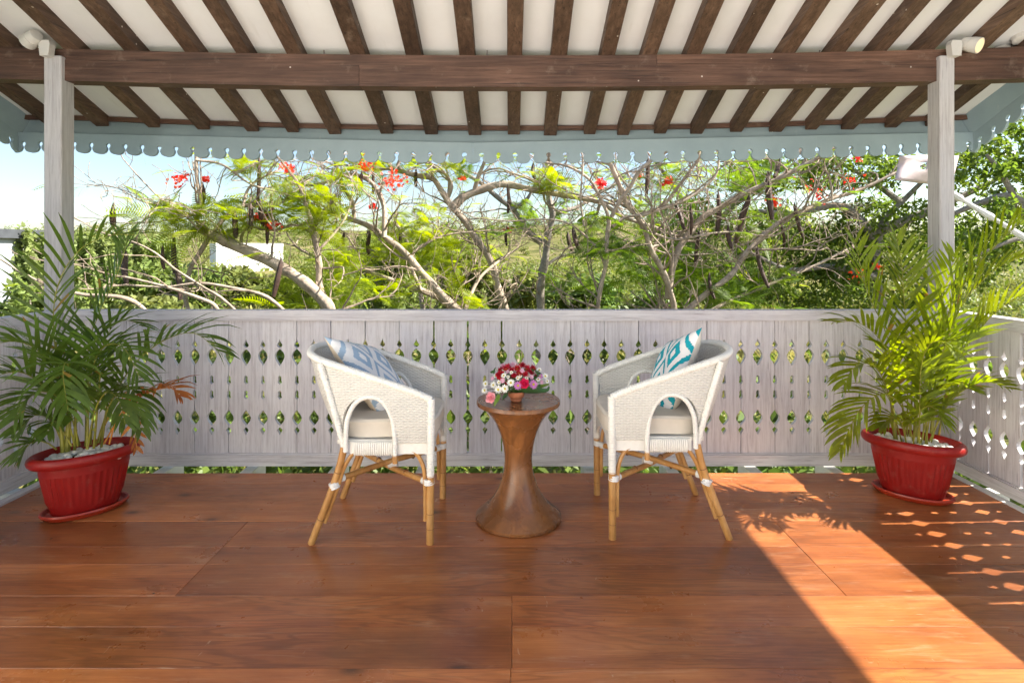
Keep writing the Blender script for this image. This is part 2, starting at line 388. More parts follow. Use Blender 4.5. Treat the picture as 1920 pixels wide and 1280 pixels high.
M['cane_node'] = mat_plain('cane_node', (0.20, 0.085, 0.03), 0.5, 0.4, 0.2, 40)
M['wrap'] = mat_plain('white_cane_wrap', (0.71, 0.69, 0.64), 0.42, 0.4, 0.05, 40)
M['binding'] = mat_plain('white_binding', (0.70, 0.69, 0.67), 0.45, 0.4, 0.04, 40)
M['cream'] = mat_plain('cream_canvas', (0.58, 0.53, 0.46), 0.85, 0.15, 0.05, 18, 0.15)
M['beige'] = mat_plain('beige_linen', (0.62, 0.51, 0.38), 0.85, 0.15, 0.07, 24, 0.2)
M['ikat_blue'] = mat_ikat('ikat_pale_blue', (0.30, 0.40, 0.52)); M['ikat_teal'] = mat_ikat('ikat_teal', (0.012, 0.30, 0.37))
def mat_pot():
    n = N('red_plastic', .36, .35); v = n.coord((1, 1, 1), 'World'); f = n.noise(v, 5, 5); g = n.noise(v, 22, 7, .7)
    c = n.ramp(f, [(.3, (.22, .007, .006)), (.7, (.29, .012, .009))]); c = n.mix(n.ramp(g, [(.56, 0.0), (.8, .30)]), c, (.32, .17, .12)); n.col(c)
    n.ln(n.ramp(g, [(.35, .28), (.7, .55)]), n.b.inputs['Roughness']); return n.m
M['pot'] = mat_pot()
M['saucer'] = mat_plain('red_saucer_plastic', (0.33, 0.030, 0.010), 0.32, 0.4, 0.10, 5)
M['soil'] = mat_plain('soil', (0.03, 0.02, 0.015), 0.95, 0.1, 0.4, 60, 0.6)
M['pebble'] = mat_plain('white_pebble', (0.80, 0.77, 0.71), 0.5, 0.4, 0.10, 9)
M['terracotta'] = mat_plain('terracotta', (0.44, 0.16, 0.075), 0.75, 0.25, 0.12, 25)
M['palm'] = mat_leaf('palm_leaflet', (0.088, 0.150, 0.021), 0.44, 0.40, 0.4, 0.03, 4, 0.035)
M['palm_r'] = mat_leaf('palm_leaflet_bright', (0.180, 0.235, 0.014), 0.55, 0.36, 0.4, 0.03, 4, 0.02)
M['palm_dead'] = mat_leaf('palm_dry_leaflet', (0.36, 0.13, 0.025), 0.3, 0.6, 0.4, 0.02, 6)
M['rachis'] = mat_plain('palm_stalk', (0.24, 0.23, 0.03), 0.45, 0.4, 0.35, 14)
M['rachis_dead'] = mat_plain('palm_dry_stalk', (0.46, 0.19, 0.035), 0.6, 0.3, 0.2, 20)
M['bark'] = mat_bark('pale_bark', (0.40, 0.325, 0.26), (0.185, 0.140, 0.108))
M['bark_grey'] = mat_bark('grey_bark', (0.27, 0.235, 0.205), (0.125, 0.105, 0.09), 18)
M['twig'] = mat_bark('twig_bark', (0.33, 0.26, 0.205), (0.12, 0.085, 0.065), 30)
M['pod'] = mat_plain('dry_pod', (0.060, 0.032, 0.024), 0.6, 0.4, 0.4, 25)
M['flame_leaf'] = mat_leaf('feathery_leaf', (0.225, 0.295, 0.014), 0.60, 0.5, 0.45, 0.025, 1.2)
M['flame_leaf_deep'] = mat_leaf('feathery_leaf_deep', (0.125, 0.205, 0.018), 0.54, 0.5, 0.5, 0.025, 1.2)
M['ever_leaf'] = mat_leaf('broad_leaf', (0.105, 0.160, 0.022), 0.52, 0.38, 0.6, 0.03, 1.0)
M['shrub_leaf'] = mat_leaf('shrub_leaf', (0.165, 0.190, 0.045), 0.34, 0.55, 0.5, 0.04, 0.35)
M['vine_leaf'] = mat_leaf('vine_leaf', (0.145, 0.195, 0.042), 0.34, 0.55, 0.5, 0.03, 0.6)
M['hedge_leaf'] = mat_leaf('creeper_leaf', (0.205, 0.260, 0.075), 0.46, 0.6, 0.5, 0.03, 0.6)
M['cover_leaf'] = mat_leaf('ground_leaf', (0.105, 0.160, 0.028), 0.36, 0.5, 0.6, 0.05, 0.9)
M['petal'] = mat_leaf('flame_petal', (0.80, 0.11, 0.05), 0.45, 0.5, 0.35, 0.03, 3)
def mat_ground():
    n = N('ground', 0.95, 0.1); v = n.coord((1, 1, 1), 'World'); f = n.noise(v, 0.16, 6, 0.6); g = n.noise(v, 2.2, 6, 0.7)
    c = n.ramp(f, [(0.32, (0.065, 0.075, 0.020)), (0.48, (0.125, 0.125, 0.040)), (0.62, (0.210, 0.180, 0.080)), (0.75, (0.150, 0.140, 0.050))])
    n.col(n.mix(1.0, c, n.ramp(g, [(0.3, 0.6), (0.7, 1.25)]), 'MULTIPLY')); n.bump(g, 0.6, 0.15); return n.m
M['ground'] = mat_ground()
M['stucco'] = mat_plain('white_stucco', (0.80, 0.79, 0.77), 0.85, 0.2, 0.06, 1.0)
M['stucco_grey'] = mat_plain('pale_stucco', (0.36, 0.39, 0.42), 0.85, 0.2, 0.06, 1.0)
M['roof_dark'] = mat_plain('dark_roof', (0.06, 0.065, 0.075), 0.7, 0.3, 0.15, 2.0)
M['sheet'] = mat_plain('faded_sheet', (0.50, 0.41, 0.41), 0.7, 0.3, 0.10, 4)
M['bounce_paving'] = mat_plain('pale_bounce_paving', (0.72, 0.68, 0.62), 0.8, 0.25, 0.12, 3.0, 0.2)  # kept pale so the added slabs throw sunlight back
M['stone'] = mat_plain('boulder', (0.42, 0.37, 0.31), 0.9, 0.2, 0.3, 3.0, 0.5)

# ------------------------------------------------------------------ ground and far terrain
def terrain_h(x, y):
    d = np.clip((y - 55) / 330, 0, 1); d = d * d * (3 - 2 * d)
    h = -2.9 + d * (17 + 2.5 * np.sin(x * 0.011 + 1.0) + 1.5 * np.sin(x * 0.031))
    h = h + np.clip((y - 6) / 60, 0, 1) * (0.35 * np.sin(x * 0.23 + y * 0.11) + 0.25 * np.sin(x * 0.11 - y * 0.19))
    return h
gx = np.concatenate([np.linspace(-900, -70, 24), np.linspace(-64, 64, 90), np.linspace(70, 900, 24)])
gy = np.concatenate([np.linspace(-200, -12, 10), np.linspace(-8, 70, 60), np.linspace(74, 420, 70), np.linspace(440, 1500, 12)])
GX, GY = np.meshgrid(gx, gy); GZ = terrain_h(GX, GY)
nx, ny = len(gx), len(gy)
idx = np.arange(nx * ny).reshape(ny, nx)
Fi = np.stack([idx[:-1, :-1], idx[:-1, 1:], idx[1:, 1:], idx[1:, :-1]], -1).reshape(-1)
tag(bulk('ground', np.stack([GX, GY, GZ], -1).reshape(-1, 3), Fi, 4, M['ground']), kind='structure')

# ------------------------------------------------------------------ deck floor: planks laid left to right, every plank its own piece
floor = empty('floor', (0, 1.5, 0)); floor['kind'] = 'structure'
rows = [1.41, 1.60, 1.795, 1.994, 2.173, 2.390, 2.534, 2.772, 2.985, 3.215, 3.372]
XL, XR = -2.60, 2.535
for r, (y0, y1) in enumerate(zip(rows, rows[1:])):
    if y0 < 2.17: cuts = [XL, 0.0 if r % 4 != 1 else -0.004, XR]
    elif y0 < 2.76: cuts = [XL, -1.27, 1.262, XR]
    else: cuts = [XL, 0.02, XR] if y0 < 3.0 else [XL, -0.9, XR]
    for x0, x1 in zip(cuts, cuts[1:]):
        g = 0.0006; b = 0.0012; t = random.uniform(-0.0006, 0.0006)
        mb = MB(); a0, a1, c0, c1 = x0 + g, x1 - g, y0 + g, y1 - g
        lo = [(a0,c0,-0.028),(a1,c0,-0.028),(a1,c1,-0.028),(a0,c1,-0.028)]; md = [(a0,c0,t-b),(a1,c0,t-b),(a1,c1,t-b),(a0,c1,t-b)]
        tp = [(a0+b,c0+b,t),(a1-b,c0+b,t),(a1-b,c1-b,t),(a0+b,c1-b,t)]
        mb.v = lo + md + tp
        for k in range(4):
            j = (k+1) % 4; mb.face((k, j, 4+j, 4+k)); mb.face((4+k, 4+j, 8+j, 8+k))
        mb.face((8, 9, 10, 11)); mb.face((3, 2, 1, 0))
        mb.build('plank', M['deck'], floor)
# edge trims and joists that carry the railings
mb = MB().box((XR + 0.002, 1.41, -0.12), (XR + 0.045, 3.372, 0.003)); mb.build('edge_board', M['white_paint'], floor)
mb = MB().box((XL - 0.05, 1.41, -0.12), (XL - 0.002, 3.372, 0.012)); mb.build('edge_board', M['washy'], floor)
mb = MB().box((XL, 3.352, -0.14), (XR, 3.374, -0.030)); mb.build('edge_board', M['washx'], floor)
for x in (-2.12, -1.6, -1.07, -0.545, -0.02, 0.47, 0.97, 1.47, 1.96, 2.45):
    MB().box((x - 0.035, 1.41, -0.20), (x + 0.035, 3.66, -0.032)).build('joist', M['white_paint'], floor)
for y in (1.8, 2.6, 3.2):
    MB().box((XR + 0.05, y - 0.035, -0.17), (XR + 0.20, y + 0.035, -0.032)).build('joist', M['white_paint'], floor)
    MB().box((XL - 0.24, y - 0.035, -0.17), (XL - 0.055, y + 0.035, -0.032)).build('joist', M['white_paint'], floor)

# pale slabs added out of view to bounce sunlight into the shaded deck
bounce_root = empty('bounce_terrace', (0, -1, -.03)); bounce_root['kind'] = 'structure'
for i in range(9):
    for j in range(6):
        x0, y0 = -5.4 + i * 1.2, -5.79 + j * 1.2; MB().box((x0 + .004, y0 + .004, -.06), (x0 + 1.196, y0 + 1.196, -.008 + random.uniform(-.002, .002))).build('bounce_slab', M['bounce_paving'], bounce_root)
MB().box((-5.4, -5.79, -2.95), (5.4, 1.39, -.062)).build('base', M['bounce_paving'], bounce_root)

# white walls added behind the camera, reflecting sunlight into the shaded veranda
hs = empty('house', (-3.6, -2.2, -2.9), 'white plastered walls added out of view to bounce sunlight into the veranda', 'building')
MB().box((-3.9, -5.8, -2.9), (-3.0, 1.30, 3.4)).build('bounce_wall', M['stucco'], hs)
MB().box((-3.0, -6.3, -2.9), (6.0, -5.8, 3.4)).build('back_bounce_wall', M['stucco'], hs)
MB().box((-3.0, -4.2, .0), (-2.96, -3.2, 2.1)).build('added_door', M['darkx'], hs)

# ------------------------------------------------------------------ railings: every fretwork board its own piece
def prof(z0, z1, hw, pts):     # (t from the top, width share)
    return [(z1 + (z0 - z1) * t, hw * w) for t, w in pts]
tear = [(0, 0), (.25, .25), (.45, .62), (.62, .97), (.74, 1), (.86, .72), (1, 0)]
leafu = [(0, 0), (.07, .3), (.2, .75), (.36, 1), (.48, 1), (.64, .80), (.8, .45), (.92, .16), (1, 0)]
leafl = [(0, 0), (.08, .16), (.22, .5), (.4, .9), (.52, 1), (.66, .92), (.82, .55), (.94, .18), (1, 0)]
hexa = [(0, 0), (.2, .75), (.5, .72), (.78, 1), (1, 0)]
tearl = [(0, 0), (.16, .6), (.32, 1), (.48, .85), (.75, .32), (1, 0)]
CUTS = [prof(.711, .766, .0165, tear), prof(.600, .7065, .0300, leafu), prof(.489, .546, .0130, hexa),
        prof(.399, .456, .0130, hexa), prof(.239, .338, .0300, leafl), prof(.181, .231, .0165, tearl)]
BW = 0.2075; Z0, Z1 = 0.062, 0.878
def edge_profile(g):
    e = [(Z1, g / 2)]
    for c in CUTS:
        e += [(z, max(g / 2, w)) for z, w in c]
    e.append((Z0, g / 2)); return e
def board_mesh(g, th=0.024):
    e = edge_profile(g)
    right = [(BW / 2 - w, z) for z, w in e]                     # from top down
    left = [(-BW / 2 + w, z) for z, w in e][::-1]
    loops = [right[::-1] + left[::-1]]
    # counter-clockwise outer
    for c in CUTS:
        loops.append([(w, z) for z, w in c] + [(-w, z) for z, w in c[1:-1]][::-1])
    mb = MB(); mb.extrude(loops, lambda u, v, w: (u, w, v), th)
    me = mb.mesh('board', M['washz'])
    import bmesh
    bm = bmesh.new(); bm.from_mesh(me); bmesh.ops.remove_doubles(bm, verts=bm.verts, dist=1e-5); bmesh.ops.recalc_face_normals(bm, faces=bm.faces); bm.to_mesh(me); bm.free()
    return me
BM = [board_mesh(0.0022), board_mesh(0.0045), board_mesh(0.013)]
def railing(label, org, rotz, x0, x1, phase, wide=(), capmat='washx'):
    root = empty('railing', org, label, 'railing', 'railings round the veranda'); root.rotation_euler = (0, 0, rotz)
    Mw = root.matrix_basis.copy()
    def put(mb, name, mat):
        o = mb.build(name, mat, None); o.parent = root; return o
    put(MB().box((x0, -0.018, 0.876), (x1, 0.058, 0.940)), 'top_rail', M[capmat])
    put(MB().box((x0, -0.022, 0.0), (x1, 0.056, 0.064)), 'bottom_rail', M[capmat])
    put(MB().box((x0, -0.012, 0.0645), (x1, 0.018, 0.072)), 'ledge', M[capmat])
    n0 = int(math.floor((x0 - phase) / BW)); n1 = int(math.ceil((x1 - phase) / BW))
    for i in range(n0, n1):
        cx = phase + (i + 0.5) * BW
        if cx - BW/2 < x0 - 0.06 or cx + BW/2 > x1 + 0.06: continue
        me = BM[2] if i in wide else BM[1] if random.random() < 0.4 else BM[0]
        o = bpy.data.objects.new('board', me); C.objects.link(o); o.parent = root
        o.location = (cx + random.uniform(-.0008, .0008), random.uniform(-0.002, 0.002), random.uniform(-.0025, .0025)); o.rotation_euler = (random.uniform(-.001, .001), random.uniform(-.0022, .0022), random.uniform(-.006, .006))
    last = phase + (int(math.floor((x1 + 0.06 - phase) / BW))) * BW; first = phase + math.ceil((x0 - 0.06 - phase) / BW) * BW
    if x1 - last > 0.012: put(MB().box((last + .002, 0, Z0), (x1 - .001, .024, Z1)), 'board', M['washz'])
    if first - x0 > 0.012: put(MB().box((x0 + .001, 0, Z0), (first - .002, .024, Z1)), 'board', M['washz'])
    return root
pJ = (877 - 960) * 3.50 / F
railing('whitewashed fretwork railing along the far edge behind the two wicker chairs', (0, 3.50, 0), 0, -2.712, 2.574, pJ, wide=(-1, 0))
railing('whitewashed fretwork railing at the side bathed in sun beside the sunlit potted palm', (2.64, 0, 0), R(-90), -3.466, -1.42, -3.40, wide=(1, 2, 5), capmat='washy')
railing('whitewashed fretwork railing at the shaded side beside the drooping potted palm', (-2.735, 0, 0), R(90), 1.42, 3.466, 0.06, capmat='washy')

# ------------------------------------------------------------------ posts
def post(x0, x1, label):
    root = empty('veranda_post', ((x0+x1)/2, 3.525, -2.9), label, 'post', 'posts carrying the veranda roof')
    b = 0.006; y0, y1 = 3.468, 3.578; mb = MB()
    for z in (-2.9, 2.470, 2.476):
        q = b if z < 2.475 else b + 0.006
        ring = [(x0+q, y0), (x1-q, y0), (x1, y0+q), (x1, y1-q), (x1-q, y1), (x0+q, y1), (x0, y1-q), (x0, y0+q)] if z < 2.475 else [(x0+q, y0+b), (x1-q, y0+b), (x1-b, y0+q), (x1-b, y1-q), (x1-q, y1-b), (x0+q, y1-b), (x0+b, y1-q), (x0+b, y0+q)]
        mb.v += [(x, y, z) for x, y in ring]
    for k in range(2):
        for i in range(8):
            j = (i+1) % 8; mb.face((k*8+i, k*8+j, k*8+8+j, k*8+8+i))
    mb.face(range(16, 24)); mb.face(list(range(8))[::-1])
    mb.build('shaft', M['post'], root)
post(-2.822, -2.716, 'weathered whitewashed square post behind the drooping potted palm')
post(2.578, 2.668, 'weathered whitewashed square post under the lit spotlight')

# ------------------------------------------------------------------ roof over the veranda
YB, YE = 3.50, 4.35
def zbeam(X): return 2.489 + 0.036 * (X / 2.6) ** 2
def zend(X): return 2.158 + 0.067 * (X / 3.0) ** 2
def zraf(X, Y):
    X = max(-3.3, min(3.3, X)); zb, ze = zbeam(X), zend(X)
    if Y > YB: return zb + (ze - zb) * (Y - YB) / (YE - YB)
    return zb + 0.39 * (YB - Y)
roof = empty('veranda_roof', (0, 3.5, 2.5), 'dark timber veranda roof with white ceiling and scalloped blue grey edge', 'roof')
RX0, RX1 = -3.70, 3.46
xs = np.linspace(RX0 - .09, RX1 + .09, 33); ysr = np.array([1.78, 2.2, 2.6, 2.9, 3.2, 3.5, 3.8, 4.1, 4.35, 4.47])
RH = 0.078
mb = MB()
for off in (0.0, 0.05):
    for y in ysr:
        for x in xs: mb.v.append((x, y, zraf(x, y) + RH + off))
nx, ny = len(xs), len(ysr)
for L in range(2):
    for j in range(ny - 1):
        for i in range(nx - 1):
            a = L*nx*ny + j*nx + i; mb.face((a, a+1, a+nx+1, a+nx) if L else (a, a+nx, a+nx+1, a+1))
for j in range(ny - 1):
    for i in (0, nx - 1):
        a = j*nx + i; mb.face((a, a+nx, a+nx+nx*ny, a+nx*ny))
for i in range(nx - 1):
    for j in (0, ny - 1):
        a = j*nx + i; mb.face((a, a+1, a+1+nx*ny, a+nx*ny))
mb.build('ceiling', M['ceiling'], roof)
RAF = [-2, 100, 195, 293, 385, 477, 553, 630, 727, 811, 892, 964, 1031, 1105, 1168, 1234, 1304, 1377, 1453, 1516, 1586, 1667, 1745]
for px in RAF:
    x = (px - 960) * YE / F; w = 0.047 + random.uniform(-.003, .003); yy = [1.80, 2.0, 2.3, 2.9, 3.5, 3.9, 4.33 + random.uniform(-.012, .008)]
    mb = MB(); sk = random.uniform(-.012, .012); jt = [random.uniform(-.0025, .0025) for _ in yy]
    for k, y in enumerate(yy):
        z = zraf(x, y); xx = x + sk * (y - 3.5) / 2 + jt[k]
        mb.v += [(xx-w+.004, y, z), (xx+w-.004, y, z), (xx+w, y, z+.005), (xx+w, y, z+RH-.001), (xx-w, y, z+RH-.001), (xx-w, y, z+.005)]
    for k in range(len(yy)-1):
        for i in range(6):
            j = (i+1) % 6; mb.face((k*6+i, k*6+j, k*6+6+j, k*6+6+i))
    mb.face(range(6)); mb.face([len(mb.v)-6+i for i in range(6)][::-1])
    mb.build('rafter', M['darky'], roof)
def bowed(name, y0, y1, fz0, fz1, mat, x0, x1, n=24):
    mb = MB(); 
    for i in range(n+1):
        x = x0 + (x1-x0)*i/n
        mb.v += [(x, y0, fz0(x)), (x, y1, fz0(x)), (x, y1, fz1(x)), (x, y0, fz1(x))]
    for i in range(n):
        for k in range(4):
            j = (k+1) % 4; mb.face((i*4+k, i*4+j, i*4+4+j, i*4+4+k))
    mb.face((0, 1, 2, 3)); mb.face((n*4, n*4+1, n*4+2, n*4+3)); return mb.build(name, mat, roof)
bowed('beam', 3.498, 3.598, lambda x: zbeam(x)-.196, lambda x: zbeam(x)-.068, M['darkx'], -3.68, -0.93)
bowed('beam', 3.4975, 3.598, lambda x: zbeam(x)-.195, lambda x: zbeam(x)-.068, M['darkx'], -0.928, 3.44)
bowed('wall_plate', 3.503, 3.596, lambda x: zbeam(x)-.066, lambda x: zbeam(x)-.002, M['darkx'], -3.68, 0.88)
bowed('wall_plate', 3.501, 3.596, lambda x: zbeam(x)-.066, lambda x: zbeam(x)-.002, M['darkx'], 0.882, 3.44)
for px in (607, 913, 1537):
    p = P(px, 101, 3.51); MB().tube([p + Vector((0, .01, -.02)), p + Vector((0.001, .0, .022))], .0045, 6).build('peg', M['steel'], roof)
# batten under the ceiling edge, fascia square to the rafters, scalloped hanging board
bowed('batten', YE - 0.035, YE - 0.008, lambda x: zraf(x, YE) + RH - .034, lambda x: zraf(x, YE) + RH - .001, M['darkx'], RX0 + .03, RX1 - .03)
mb = MB(); n = 24; x0, x1 = RX0, RX1
for i in range(n+1):
    x = x0 + (x1-x0)*i/n; z = zraf(x, YE)
    top = (YE + .028, z + .085); bot = (YE - .030, z - .063)
    mb.v += [(x, top[0], top[1]), (x, bot[0], bot[1]), (x, bot[0]+.022, bot[1]), (x, top[0]+.022, top[1])]
for i in range(n):
    for k in range(4):
        j = (k+1) % 4; mb.face((i*4+k, i*4+j, i*4+4+j, i*4+4+k))
mb.face((0,1,2,3)); mb.face((n*4, n*4+1, n*4+2, n*4+3)); mb.build('fascia', M['blue'], roof)
PITCH = 0.1245; VH = 0.152
def scallop(L, start=0.0):
    """outline (u along, v down from 0 to -VH) of a hanging board with keyholes between lobes"""
    n = max(1, round(L / PITCH)); p = L / n
    rh, nk = 0.0185, 0.0095; lobe_h = 0.033; hc = -VH + 0.064; w = p / 2 - nk
    lobe = lambda c, t: (c + w * t, -VH + lobe_h - lobe_h * math.sqrt(max(0, 1 - t*t)))
    out = [(0, 0)] + [lobe(0, t) for t in np.linspace(0, 1, 6)]
    for k in range(n):
        u0 = (k + .5) * p
        out += [(u0 - rh * math.cos(R(a)), hc + rh * math.sin(R(a))) for a in np.linspace(-58, 238, 13)]
        out += [lobe((k + 1) * p, t) for t in (np.linspace(-1, 1, 11) if k < n - 1 else np.linspace(-1, 0, 6))]
    return out + [(L, 0)]
YV = YE - 0.034
xj = (887 - 960) * YV / F
def vz(x): return zraf(x, YE) - .055
for a, b, st in ((RX0 - .01, xj - .0012, 0.03), (xj + .0012, RX1 + .01, 0.058)):
    mb = MB(); mb.extrude([scallop(b - a)], lambda u, v, w: (a + u, YV - w, vz(a + u) + v), 0.02)
    mb.build('scalloped_board', M['blue'], roof)
for X, sg in ((RX0, -1), (RX1, 1)):                               # raking boards at both ends
    Ln = 2.2 if sg < 0 else 0.95
    mb = MB(); mb.extrude([scallop(Ln)], lambda u, v, w: (X - sg * w, YV - .0215 - u, vz(X) + .43 * min(u, .85) + .39 * max(0, u - .85) + v), 0.02)
    mb.build('scalloped_board', M['blue'], roof)
    mb = MB()
    for u in (-.11, .85, 2.45):
        z = vz(X) + .43 * min(u, .85) + .39 * max(0, u - .85); y = YV - .0215 - u
        mb.v += [(X - sg * .055, y, z + .150), (X - sg * .021, y, z - .004), (X + sg * .004, y, z - .004), (X - sg * .03, y, z + .150)]
    for i in range(2):
        for k in range(4):
            j = (k+1) % 4; mb.face((i*4+k, i*4+j, i*4+4+j, i*4+4+k))
    mb.face((0,1,2,3)); mb.face((8,9,10,11)); mb.build('barge_board', M['blue'], roof)
# added level board, out of view, that shapes the sun patch on the deck
mb = MB(); GYs, GYe = 3.66, 1.80; gz = 2.325
outl = scallop(GYs - GYe)
zt = lambda y: zraf(RX1, y) - 0.03
mb.extrude([[(0, -VH), (GYs - GYe, -VH), (GYs - GYe, zt(GYe) - gz), (0, zt(GYs) - gz)]], lambda u, v, w: (RX1 - .04 - w, GYs - u, gz + v), 0.02)
mb.build('sun_patch_board', M['blue'], roof)

# ------------------------------------------------------------------ spotlights on the posts
def spot(px, sg, lit, label):
    b = P(px, 107, 3.466); root = empty('spotlight', b, label, 'spotlight', 'spotlights on the post tops')
    mb = MB(); w = .034
    base = [(-w*.75, 0), (w*.75, 0), (w, .07), (w*.8, .092), (-w*.8, .092), (-w, .07)]
    mb.extrude([base], lambda u, v, t: (b.x + u, b.y + .006 - t, b.z - .004 + v), .045); mb.build('bracket', M['lamp_grey'], root)
    hc = P(px + sg * 38 * (1 if sg > 0 else .86), 84 if sg > 0 else 74, 3.43)
    d = Vector((sg * .47, -.78, -.41)).normalized() if lit else Vector((-.86, .30, -.42)).normalized()
    mb = MB(); mb.tube([Vector((b.x + sg*.01, b.y - .03, b.z + .055)), hc - d * .01 + Vector((0, 0.03 , 0))], .008, 6); mb.build('arm', M['lamp_grey'], root)
    mb = MB(); q = [(-.052, .028), (-.050, .036), (-.012, .043), (-.010, .0405), (-.006, .0405), (-.004, .0445), (.030, .046), (.040, .046), (.0405, .041), (.028, .038)]
    mb.tube([hc + d * a for a, r in q], [r for a, r in q], 24); mb.build('housing', M['lamp_grey'], root, smooth=True)
    if lit:
        n = N('lit_lens', .3); n.b.inputs['Emission Color'].default_value = (1.0, .66, .34, 1); n.b.inputs['Emission Strength'].default_value = 0.34; n.col((.30, .25, .18)); lm = n.m
    else: lm = M['steel']
    mb = MB(); mb.tube([hc + d * .0405, hc + d * .0425], [.0400, .0370], 24); mb.build('lens', lm, root, smooth=True)
spot(92, -1, False, 'unlit pale grey spotlight on top of the post behind the drooping palm')
spot(1785, 1, True, 'lit pale grey spotlight with glowing warm lens on a post top')
# junction box and loop of cable on the ceiling by the lit spotlight
jb = empty('junction_box', P(1912, 70, 3.35), 'round white ceiling junction box above the lit spotlight', 'junction box')
def ceil_pt(px, py):
    for Y in np.linspace(2.6, 4.2, 400):
        p = P(px, py, Y)
        if p.z >= zraf(p.x, Y) + RH: return p
    return p
c0 = ceil_pt(1912, 68); nrm = Vector((0, -.36, -.93))
MB().tube([c0 + nrm * .001, c0 + nrm * .03, c0 + nrm * .034], [.045, .045, .038], 20).build('cover', M['lamp_grey'], jb, smooth=True)
c1 = ceil_pt(1893, 83)
MB().tube([c0 + nrm * .02, c0.lerp(c1, .5) + nrm * .03, c1 + nrm * .02], .006, 6).build('cable', M['steel'], jb)
cp = tag(MB().tube(cat_rom([zz + nrm * .02 for zz in (ceil_pt(1862, 90), ceil_pt(1880, 84), ceil_pt(1900, 86), ceil_pt(1930, 82))]), .016, 8).build('conduit', M['lamp_grey'], None, True), 'pale grey conduit lying along the beam beside the lit spotlight', 'conduit')

